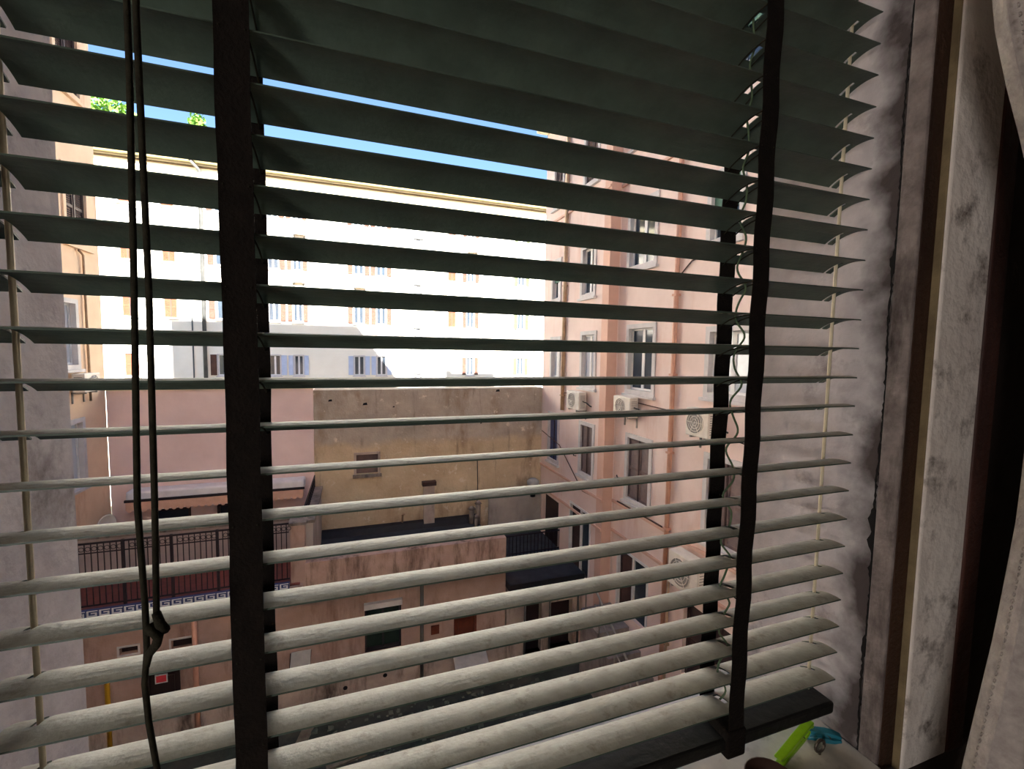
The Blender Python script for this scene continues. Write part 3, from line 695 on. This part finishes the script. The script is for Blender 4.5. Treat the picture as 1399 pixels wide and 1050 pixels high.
for u, z, s_ in ((0.2, -1.9, 0.16), (5.0, -1.5, 0.16), (1.2, -2.0, 0.08), (4.4, -2.7, 0.07), (-0.9, -1.75, 0.13)):
    MB(MY(YD)).poly([(u, z), (u + s_, z + 0.01), (u + s_ * 0.9, z + s_ * 0.6), (u + s_ * 0.2, z + s_ * 0.5)], -0.05, 0.012).build('putlog_hole', m_void, pw)

# ------------------------------------------------------------------ pink house behind the railed terrace
pk = thing('pink_house', (-4.1, YD + 1, GROUND), 'pink stuccoed house wall above the railed terrace', 'building')
MB(MY(YD)).wall(-6.89, -1.36, GROUND, -1.25, [(-5.9, -4.9, -6.25, -4.95), (-4.2, -3.0, -6.25, -4.95)], 0.2, 1.2).build('wall', m_pink, pk)
MB(MY(YD)).box(-6.88, -1.37, -1.2, 0.06, -1.30, -1.20).build('coping', m_cornice, pk)
MB(MY(YD)).box(-6.35, -1.36, 0, 0.05, -4.05, -3.92).build('string_course', m_salmon_dk, pk)
for a, b in ((-5.9, -4.9), (-4.2, -3.0)):
    d_ = MB(MY(YD)).box(a, a + 0.07, -0.18, 0, -6.25, -4.95).box(b - 0.07, b, -0.18, 0, -6.25, -4.95).box(a, b, -0.18, 0, -5.02, -4.95).build('terrace_door', m_shut_dk, pk)
    MB(MY(YD)).box(a + 0.07, b - 0.07, -0.15, -0.12, -6.25, -5.02).build('pane', m_glass, d_)

# awning
aw = thing('awning', (-4.1, 15.4, -4.7), 'rolled-in terrace awning with white box and scalloped peach valance', 'awning')
MB(MY(YD)).box(-6.35, -1.62, 0.0, 0.50, -4.55, -4.22).build('cassette', m_awnbox, aw, bevel=0.06)
MB(MY(YD)).box(-6.36, -1.61, 0.50, 0.56, -4.52, -4.45).build('front_bar', m_iron, aw)
va = MB(MY(YD)); nsc = 26; W_ = (-1.64 + 6.33) / nsc
pts = [(-6.33, -4.50), (-6.33, -4.74)]
for k in range(nsc):
    for q in range(1, 7):
        t = q / 6; pts.append((-6.33 + W_ * (k + t), -4.74 - 0.085 * math.sin(math.pi * t)))
pts.append((-1.64, -4.50))
va.poly(pts, 0.535, 0.55)
va.build('valance', m_awning, aw)
for x in (-6.1, -1.9): MB(MY(YD)).box(x, x + 0.06, 0.0, 0.5, -4.62, -4.55).build('arm', m_awnbox, aw)

# ------------------------------------------------------------------ low terracotta building with terraces
YF = 12.7
low = thing('low_terracotta_building', (-1.3, 14.4, GROUND), 'low terracotta building with parapet roof, iron railing and green window', 'building')
w1 = (0.17, 1.17, -8.55, -7.22); dR = (2.72, 3.42, -9.7, -7.95); dL = (-4.95, -4.22, -9.7, -7.95); dK = (-2.9, -2.1, -9.7, -8.0)
v1 = (-5.42, -5.05, -7.40, -7.22); v2 = (-4.38, -3.94, -7.48, -7.24)
MB(MY(YF)).wall(-6.9, -1.33, GROUND, -6.45, [dL, v1, v2], 0.25, 3.35).build('wall', m_orange, low)
MB(MY(YF)).wall(-1.33, 4.35, GROUND, -6.45, [w1, dR], 0.22, 3.35).build('wall', m_orange, low)
MB(MY(YF)).box(-6.9, -1.4, -3.38, 0.16, -6.45, -6.24).build('terrace_slab', m_orange, low)
MB(MY(YF)).box(-6.85, -1.46, -3.36, 0.1, -6.24, -6.2).build('terrace_floor', m_maroon, low)
MB(MY(YF)).box(-1.3, 4.3, -3.38, -0.2, -6.45, -6.38).build('roof_felt', m_tar, low)
MB(MY(YF)).hexa([(-1.3, -3.1, -6.38), (4.35, -3.1, -6.38), (4.35, -3.38, -6.38), (-1.3, -3.38, -6.38), (-1.3, -3.25, -6.2), (4.35, -3.25, -6.2), (4.35, -3.38, -6.15), (-1.3, -3.38, -6.15)]).build('bitumen_upstand', m_tarblack, low)
MB(MY(YF)).box(-1.33, 4.35, -0.24, 0.0, -6.45, -5.72).build('parapet', m_parapet, low)
MB(MY(YF)).box(-1.33, -1.15, -3.38, -0.24, -6.45, -4.7).build('side_parapet', m_greywall, low)
MB(MY(YF)).box(-1.38, -1.10, -3.38, -0.2, -4.7, -4.62).build('side_coping', m_coping, low)
MB(MY(YF)).box(-1.68, -1.33, -0.3, 0.02, -6.45, -4.64).build('corner_pier', m_orange, low)
MB(MY(YF)).box(-1.72, -1.29, -0.34, 0.06, -4.64, -4.57).build('pier_cap', m_coping, low)
# sloping coping stones of the ledge
st = (4.55 + 1.66) / 15
for k in range(15):
    a = -1.66 + st * k; b = a + st - 0.018; j = random.uniform(-0.012, 0.012)
    MB(MY(YF)).hexa([(a, 0, -6.62 + j), (b, 0, -6.62 + j), (b, 0.30, -6.66 + j), (a, 0.30, -6.66 + j), (a, 0, -6.42 + j), (b, 0, -6.42 + j), (b, 0.30, -6.56 + j), (a, 0.30, -6.56 + j)]).build('coping_stone', m_coping, low)
MB(MY(YF)).box(-6.9, 4.4, 0, 0.07, GROUND, -9.0).build('plinth', m_plinth, low)
wb = MB(MY(YF)).box(w1[0], w1[0] + 0.05, -0.2, 0.0, w1[2], w1[3]).box(w1[1] - 0.05, w1[1], -0.2, 0, w1[2], w1[3]).box(0.645, 0.695, -0.2, -0.1, w1[2], w1[3]).box(w1[0], w1[1], -0.2, 0, w1[2], w1[2] + 0.05).build('window', m_iron, low)
for a, b in ((w1[0] + 0.05, 0.645), (0.695, w1[1] - 0.05)): MB(MY(YF)).box(a, b, -0.16, -0.14, w1[2] + 0.05, w1[3]).build('pane', m_glass_green, wb)
MB(MY(YF)).box(w1[0] - 0.02, w1[1] + 0.02, -0.1, 0.14, w1[3] - 0.02, w1[3] + 0.13).build('roller_box', m_whitetrim, wb)
def plain_door(r, mm, nm='door', leafs=1):
    d_ = MB(MY(YF)).box(r[0], r[0] + 0.06, -0.2, 0.03, r[2], r[3]).box(r[1] - 0.06, r[1], -0.2, 0.03, r[2], r[3]).box(r[0], r[1], -0.2, 0.03, r[3] - 0.06, r[3]).build(nm, mm, low)
    p_ = MB(MY(YF)).box(r[0] + 0.06, r[1] - 0.06, -0.17, -0.12, r[2], r[3] - 0.06)
    for k in range(2):
        z0_ = r[2] + 0.15 + k * 0.75
        p_.box(r[0] + 0.16, r[1] - 0.16, -0.12, -0.10, z0_, min(z0_ + 0.6, r[3] - 0.2))
    p_.build('door_leaf', mm, d_); return d_
plain_door(dR, m_reddoor); plain_door(dL, m_darkdoor)
MB(MY(YF)).tube([(1.75, 0.09, GROUND), (1.75, 0.09, -6.7)], 0.055, 10).build('drainpipe', m_pipe_dk, low, True)
MB(MY(YF)).tube([(-3.86, 0.09, GROUND), (-3.86, 0.09, -6.5)], 0.06, 10).build('drainpipe', m_pipe, low, True)
MB(MY(YF)).tube([(-5.66, 0.07, -9.6), (-5.66, 0.07, -8.0), (-5.66, 0.0, -7.95)], 0.05, 10).build('gas_pipe', m_yellow, low, True)
for r in (v1, v2):
    vv = MB(MY(YF)).box(r[0] - 0.04, r[1] + 0.04, 0, 0.025, r[2] - 0.04, r[2]).box(r[0] - 0.04, r[1] + 0.04, 0, 0.025, r[3], r[3] + 0.04).box(r[0] - 0.04, r[0], 0, 0.025, r[2], r[3]).box(r[1], r[1] + 0.04, 0, 0.025, r[2], r[3]).build('vent', m_whitetrim, low)
    MB(MY(YF)).box(r[0], r[1], -0.2, -0.12, r[2], r[3]).build('vent_grille', m_darkdoor, vv)
MB(MY(YF)).box(2.03, 2.27, 0, 0.05, -8.38, -8.12).build('meter_box', m_reddoor, low)
for u, z in ((-0.36, -9.42), (0.71, -9.3)): MB(MY(YF)).tube([(u, 0.06, z), (u, 0.078, z)], 0.06, 12).build('drain_hole', m_void, low)
for x in (-5.2, -4.3, -3.1, -2.3): MB(MY(YF)).box(x - 0.06, x + 0.06, 0, 0.16, -6.72, -6.45).build('bracket', m_shut_dk, low)
MB(MY(YF)).box(-6.85, -1.5, -1.55, -1.35, -6.2, -4.95).build('terrace_wall', m_mauve, low)
MB(MY(YF)).box(-6.85, -1.5, -1.60, -1.30, -4.95, -4.88).build('terrace_wall_cap', m_coping, low)
# wrought iron railing
ra = MB(MY(YF)); A, B, ZB, ZT = -6.85, -1.70, -6.06, -4.58
ra.box(A, B, 0.04, 0.08, ZT, ZT + 0.04); ra.box(A, B, 0.045, 0.075, ZB, ZB + 0.03); ra.box(A, B, 0.05, 0.07, ZT - 0.22, ZT - 0.195)
rail = ra.build('railing', m_iron, low)
BAL = MB(); BAL.tube([(0, 0, ZB), (0, 0, ZT)], 0.012, 6); BAL.ring((0.06, 0, ZT - 0.11), 0.05, 0.008, 'y', 12, 5)
BAL_ME = BAL.mesh('baluster', m_iron, Vector((0, 0, ZB)))
POST = MB(); POST.box(-0.028, 0.028, -0.028, 0.028, ZB - 0.16, ZT + 0.05); POST_ME = POST.mesh('post', m_iron, Vector((0, 0, ZB)))
nb = 43
for k in range(nb):
    x = A + 0.06 + (B - A - 0.12) * k / (nb - 1)
    if k % 8 == 5: inst('post', POST_ME, rail, (x, YF - 0.06, ZB))
    else: inst('baluster', BAL_ME, rail, (x, YF - 0.06, ZB))
# side railing standing on the parapet between the terraces
MB(MY(YF)).box(-1.36, -1.33, -3.36, -0.3, -4.25, -4.22).box(-1.36, -1.33, -3.36, -0.3, -4.45, -4.43).build('side_railing', m_iron, low)
sr = [o for o in COL.objects if o.name == 'side_railing'][0]
for k in range(14):
    y = YF + 0.35 + 3.0 * k / 13
    MB().box(-1.36, -1.335, y, y + 0.03, -4.62, -4.22).build('baluster', m_iron, sr)
# border of key-pattern tiles along the terrace edge
bd = MB(MY(YF)).box(-6.88, -1.70, 0.10, 0.165, -6.27, -6.10).build('tile_border', m_tile_blue, low)
TW = 0.235
tm = MB()
tm.box(0, TW - 0.008, -0.012, 0, -0.075, 0.075, 0)
for a, b, c, d in ((0.01, TW - 0.02, 0.05, 0.07), (0.01, 0.045, -0.06, 0.05), (0.01, 0.20, -0.07, -0.04), (0.165, 0.20, -0.04, 0.015), (0.09, 0.20, -0.005, 0.02)):
    tm.box(a, b, -0.018, -0.012, c, d, 1)
TM = tm.mesh('tile', [m_tile_blue, m_tile_white], Vector((0, 0, 0)))
for k in range(22): inst('tile', TM, bd, (-6.87 + k * TW, YF - 0.165, -6.185))
sg = thing('door_sign', (-4.64, YF + 0.09, -8.40), 'small white notice with red print on the dark door', 'sign')
MB(MY(YF)).box(-4.78, -4.52, -0.11, -0.09, -8.36, -8.13).build('board', m_tile_white, sg)
MB(MY(YF)).box(-4.755, -4.545, -0.092, -0.086, -8.33, -8.16).build('print', m_signred, sg)
# roof clutter at the end of the low building
ch = thing('roof_vent_pipes', (4.6, 15.6, -6.38), 'cluster of grey vent pipes standing on the felt roof', 'pipes')
for x, y, h, r_ in ((4.25, 15.7, 0.75, 0.09), (4.02, 15.75, 0.55, 0.1), (4.1, 15.4, 0.35, 0.07)):
    MB().tube([(x, y, -6.38), (x, y, -6.38 + h), ], r_, 12).tube([(x, y, -6.38 + h), (x, y, -6.38 + h + 0.1)], [r_ * 1.5, r_ * 0.6], 12).build('pipe', m_coping, ch, True)

# ------------------------------------------------------------------ dark-roofed lean-to beside it
lt = thing('lean_to', (5.6, 14.4, GROUND), 'low outbuilding with dark flat roof beside the salmon house', 'building')
gd = (4.98, 5.6, -9.7, -8.0); ge = (5.9, 6.7, -9.7, -8.1)
MB(MY(YF)).wall(4.40, 6.90, GROUND, -7.3, [gd, ge], 0.3, 3.3).build('wall', m_plinth, lt)
MB(MY(YF)).box(4.36, 6.90, -3.35, 0.35, -7.3, -7.08).build('roof', m_tar, lt)
MB(MY(YF)).box(4.36, 6.90, 0.35, 0.42, -7.34, -7.06).build('fascia', m_tarblack, lt)
for r in (gd, ge): MB(MY(YF)).box(r[0], r[1], -0.28, -0.24, r[2], r[3]).build('doorway', m_darkdoor, lt)
for x in (4.9, 5.75, 6.75): MB(MY(YF)).tube([(x, 0.3, GROUND), (x, 0.3, -7.3)], 0.035, 8).build('post', m_pipe_dk, lt, True)
rr = MB(MY(YF)).box(4.5, 6.85, -1.42, -1.39, -6.35, -6.31).box(4.5, 6.85, -1.42, -1.39, -6.98, -6.95)
rl2 = rr.build('roof_railing', m_iron, lt)
for k in range(18):
    x = 4.52 + 2.3 * k / 17; MB(MY(YF)).box(x, x + 0.02, -1.415, -1.395, -7.08, -6.33).build('baluster', m_iron, rl2)
dv = thing('roof_cowl', (6.55, 15.9, -5.6), 'small pale rounded cowl mounted on the stained wall corner', 'cowl')
MB().tube([(6.5, 15.85, -5.25), (6.5, 15.85, -5.0), (6.5, 15.85, -4.9)], [0.22, 0.24, 0.12], 16).build('hood', m_sheet, dv, True)
MB().tube([(6.5, 15.85, -5.62), (6.5, 15.85, -5.25)], 0.1, 12).build('neck', m_tarblack, dv, True)

# ------------------------------------------------------------------ orange house on the left
lf = thing('orange_house', (-8.5, 10, GROUND), 'tall orange stuccoed house at the edge of the court', 'building')
XLF = -6.9
lw_ = [(14.5, 15.65, 2.6, 4.6, 'dark'), (13.7, 14.9, -0.62, 1.2, 'case'), (13.7, 14.95, -3.75, -1.9, 'case'), (14.4, 15.6, 6.4, 8.4, 'dark')]
MB(ML(XLF)).wall(YO, 16.1, GROUND, 11.5, [hole(*q[:4]) for q in lw_], 0.22, 3.0).build('wall', m_leftwall, lf)
for u0, u1, z0, z1, stl in lw_:
    if stl == 'dark': window(lf, ML(XLF), u0, u1, z0, z1, 'shut', m_sh=m_shut_dk, m_tr=m_leftwall)
    else: window(lf, ML(XLF), u0, u1, z0, z1, 'case', m_pane=m_glass_pale)
MB(ML(XLF)).tube([(15.2, 0.06, -1.5), (15.2, 0.06, 2.4), (15.0, 0.06, 2.5)], 0.03, 8).build('wall_pipe', m_pipe_tan, lf, True)
MB(ML(XLF)).box(14.45, 14.75, 0, 0.12, -8.2, -5.0).build('shutter_board', m_shut_dk, lf)
ac_unit(ML(XLF), 14.35, 15.1, -1.2, -0.72, 'white air conditioner on the orange house above the terrace')
sd = thing('satellite_dish', (-6.6, 14.9, -5.2), 'white satellite dish on the orange house wall above the railing', 'satellite dish')
rings = 5; n = 20; vs = []
for j in range(rings + 1):
    rr_ = 0.30 * j / rings
    for k in range(n):
        a = 2 * math.pi * k / n
        vs.append((-6.55 + 0.5 * rr_ ** 2 * 2 + rr_ * math.cos(a) * 0.35, 14.85 - 0.6 * rr_ ** 2 + rr_ * math.cos(a) * 0.93, -4.88 + rr_ * math.sin(a)))
fs = [(j * n + k, j * n + (k + 1) % n, (j + 1) * n + (k + 1) % n, (j + 1) * n + k) for j in range(rings) for k in range(n)]
dsh = MB().add(vs, fs).build('dish', m_acwhite, sd, True)
so_ = dsh.modifiers.new('solid', 'SOLIDIFY'); so_.thickness = 0.02
MB().tube([(-6.9, 14.95, -5.1), (-6.7, 14.93, -5.1), (-6.58, 14.88, -4.9)], 0.025, 8).build('arm', m_acgrille, sd, True)

# ------------------------------------------------------------------ far cream house in the sun
YB = 33.0
fb = thing('cream_apartment_block', (0, YB + 3, GROUND), 'sunlit cream apartment block with shuttered windows and heavy cornice', 'building')
cols = [(-12.75, 0.75, 'red', 0), (-10.7, 0.7, 'red', 2), (-7.95, 0.75, 'brown', 0), (-5.05, 0.72, 'blue', 0), (-3.62, 0.62, 'blue', 0), (0.22, 0.72, 'blue', 0), (1.72, 0.70, 'blue', 0), (6.75, 0.62, 'red', 1), (8.18, 0.62, 'brown', 0), (12.25, 0.62, 'green', 0)]
rows = [(-1.80, -0.38), (1.77, 3.12), (5.15, 6.5), (8.45, 9.8), (-5.2, -3.7)]
specs = []
for ri, (z0, z1) in enumerate(rows):
    for u, wd, kind, frm in cols:
        if ri == 0 and frm >= 1: continue
        if ri > 0 and u in (1.72, -3.62) and ri != 1: pass
        specs.append((u - wd / 2 - 0.02, u + wd / 2 + 0.02, z0, z1, kind if ri in (0,) or kind != 'blue' else 'brown'))
vents = [(4.0, 4.58, z, z + 0.62) for z in (-2.3, 1.0, 4.1, 7.35)]
MB(MY(YB)).wall(-22, 20, GROUND, 11.2, [hole(*s_[:4], 0.05) for s_ in specs] + [(a + 0.05, b - 0.05, c, d) for a, b, c, d in vents], 0.2, 3.0).build('wall', m_farwall, fb)
for u0, u1, z0, z1, kind in specs:
    mm = {'blue': m_shut_blue, 'red': m_far_red, 'brown': m_far_brown, 'green': m_far_green}[kind]
    window(fb, MY(YB), u0, u1, z0, z1, 'open' if kind != 'red' else 'shut', 0.05, m_sh=mm, m_tr=m_whitetrim)
for a, b, c, d in vents:
    v_ = MB(MY(YB)).box(a - 0.1, b + 0.1, 0, 0.08, d, d + 0.08).box(a, a + 0.17, -0.1, 0.03, c, d).box(b - 0.17, b, -0.1, 0.03, c, d).build('vent_window', m_pipe_dk, fb)
    MB(MY(YB)).box(a + 0.17, b - 0.17, -0.12, -0.08, c, d).build('pane', m_glass_pale, v_)
MB(MY(YB)).box(-22, 20, -0.2, 0.25, 10.3, 10.6).build('string_course', m_cornice, fb)
MB(MY(YB)).poly([(-22, 11.2), (20, 11.2), (20, 11.5), (-22, 11.5)], -3.0, 0.75).build('cornice', m_cornice, fb)
MB(MY(YB)).box(-22, 20, 0.75, 0.90, 11.28, 11.42).build('gutter', m_gutter, fb)
MB(MY(YB)).box(-22, 20, -3.0, 0.55, 11.5, 12.2).build('attic', m_cornice, fb)
MB(MY(YB)).box(-22, 20, 0.0, 0.12, 10.95, 11.05).build('moulding', m_gutter, fb)
for u in (-8.95,):
    MB(MY(YB)).tube([(u, 0.12, GROUND), (u, 0.12, 10.8), (u - 0.3, 0.6, 11.2)], 0.11, 10).build('drainpipe', m_pipe_dk, fb, True)
MB(MY(YB)).tube([(-9.6, 0.06, -6), (-9.6, 0.06, 2.0)], 0.04, 8).build('wall_cable', m_pipe_dk, fb, True)
MB(MY(YB)).tube([(13.4, 0.06, -3), (13.4, 0.06, 7.0)], 0.03, 8).build('wall_cable', m_pipe_dk, fb, True)
for i, (u, z, what) in enumerate(((-3.45, 7.72, 'under a top floor window'), (0.3, 4.5, 'below the middle window pair'), (6.7, 4.2, 'under the red shutters'), (8.2, 4.15, 'under the brown shutters'), (8.3, 7.6, 'under the upper brown shutters'), (-3.55, 4.6, 'below the third row of windows'), (12.2, 4.1, 'under the green shutters'))):
    ac_unit(MY(YB), u - 0.4, u + 0.4, z - 0.22, z + 0.28, 'tiny white air conditioner on the sunlit cream block ' + what)

def shrub(x, y, z, rx, h, label, nleaf=420):
    t = thing('roof_shrub', (x, y, z), label, 'shrub')
    MB().tube([(x, y, z), (x + 0.1, y, z + h * 0.7)], [0.07, 0.03], 8).build('stem', m_bark, t, True)
    mb = MB()
    for k in range(nleaf):
        a, b = random.uniform(0, 2 * math.pi), random.uniform(-1, 1); q = random.uniform(0.5, 1.0)
        c = Vector((x + rx * q * math.cos(a) * math.sqrt(1 - b * b), y + rx * 0.8 * q * math.sin(a) * math.sqrt(1 - b * b), z + h * 0.55 + h * 0.45 * q * b))
        d1 = Vector((random.uniform(-1, 1), random.uniform(-1, 1), random.uniform(-1, 1))).normalized() * 0.2
        d2 = d1.cross(Vector((random.uniform(-1, 1), random.uniform(-1, 1), 1))).normalized() * 0.1
        mb.add([c - d1, c + d2, c + d1, c - d2], [(0, 1, 2, 3)])
    fo = mb.build('foliage', m_leaf, t); fo['kind'] = 'stuff'
shrub(-14.2, 35.2, 12.2, 1.5, 3.2, 'leafy green shrub on the roof edge of the cream block', 700)
shrub(-9.6, 35.2, 12.2, 0.55, 3.2, 'slim green shrub on the roof above the drainpipe')

# ------------------------------------------------------------------ things in the yard
sp = thing('sheet_panel', (-1.48, 12.3, -8.75), 'pale plastic sheet panel leaning out from the terracotta wall', 'panel')
MB().hexa([(-1.74, 12.45, -8.62), (-1.24, 12.45, -8.62), (-1.24, 12.47, -8.60), (-1.74, 12.47, -8.60), (-1.70, 12.62, -8.10), (-1.22, 12.62, -8.10), (-1.22, 12.64, -8.10), (-1.70, 12.64, -8.10)]).build('sheet', m_sheet, sp)
MB().tube([(-1.72, 12.63, -8.12), (-1.74, 12.46, -8.64), (-1.24, 12.46, -8.64), (-1.22, 12.63, -8.12)], 0.015, 6).build('frame', m_shut_dk, sp, True)
cn = thing('canopy_roof', (3.15, 12.1, -9.7), 'small pale sheet canopy sloping over the yard beside the red door', 'canopy')
MB().hexa([(2.62, 11.75, -9.28), (3.62, 11.75, -9.28), (3.66, 12.62, -9.02), (2.66, 12.62, -9.02), (2.62, 11.75, -9.24), (3.62, 11.75, -9.24), (3.66, 12.62, -8.98), (2.66, 12.62, -8.98)]).build('sheet', m_sheet, cn)
for x in (2.68, 3.56): MB().tube([(x, 11.8, GROUND), (x, 11.8, -9.26)], 0.025, 8).build('post', m_pipe_dk, cn, True)
for i, (x, y, a, L, lab) in enumerate(((-1.35, 11.4, 75, 2.2, 'long weathered plank lying by the terracotta plinth'), (-2.1, 8.6, 80, 1.8, 'short weathered plank lying on open concrete'), (-0.3, 10.6, 10, 0.9, 'stubby broken plank among the rubble'))):
    c, s_ = math.cos(R(a)), math.sin(R(a)); hw = 0.13
    pts = [(x + c * p - s_ * q, y + s_ * p + c * q) for p, q in ((-L / 2, -hw), (L / 2, -hw), (L / 2, hw), (-L / 2, hw))]
    MB().hexa([(p[0], p[1], GROUND) for p in pts] + [(p[0], p[1], GROUND + 0.06) for p in pts]).build('plank', m_plank, None, label=lab, cat='plank')
rb = MB()
for k in range(420):
    x, y, s_ = random.uniform(-1.2, 5.5), random.uniform(8.2, 12.3), random.uniform(0.015, 0.07)
    vs = [(x + s_ * random.uniform(.6, 1.2) * dx, y + s_ * random.uniform(.6, 1.2) * dy, GROUND - 0.01 + (s_ * random.uniform(.5, 1.1) if top else 0)) for top in (0, 1) for dx, dy in ((-1, -1), (1, -1), (1, 1), (-1, 1))]
    rb.hexa(vs)
rb.build('rubble', m_rubble, None, label='scattered rubble and leaf litter on the courtyard concrete', cat='rubble', kind='stuff')
# outside stair along the salmon house
sa_ = thing('outside_stair', (6.7, 9.0, GROUND), 'concrete outside stair with metal handrail against the salmon house', 'stairs')
ns = 12
for k in range(ns):
    y1 = 10.6 - k * 0.29; zt_ = -7.55 - (k + 1) * (2.1 / ns)
    MB().box(6.25, 7.26, y1 - 0.29, y1, GROUND, zt_).build('step', m_concrete, sa_)
MB().box(6.25, 7.26, 10.6, 11.3, GROUND, -7.55).build('landing', m_concrete, sa_)
MB().tube([(6.3, 11.2, -6.6), (6.3, 10.6, -6.6), (6.3, 7.15, -8.7)], 0.03, 8).tube([(6.3, 10.6, -7.05), (6.3, 7.15, -9.15)], 0.018, 8).build('handrail', m_acgrille, sa_, True)
for k in range(6):
    y = 11.1 - k * 0.78; zt_ = -6.6 if y > 10.6 else -6.6 - (10.6 - y) * 2.1 / 3.45
    MB().tube([(6.3, y, zt_ - 0.95 if y > 10.6 else zt_ - 1.1), (6.3, y, zt_)], 0.022, 8).build('baluster', m_acgrille, sa_, True)
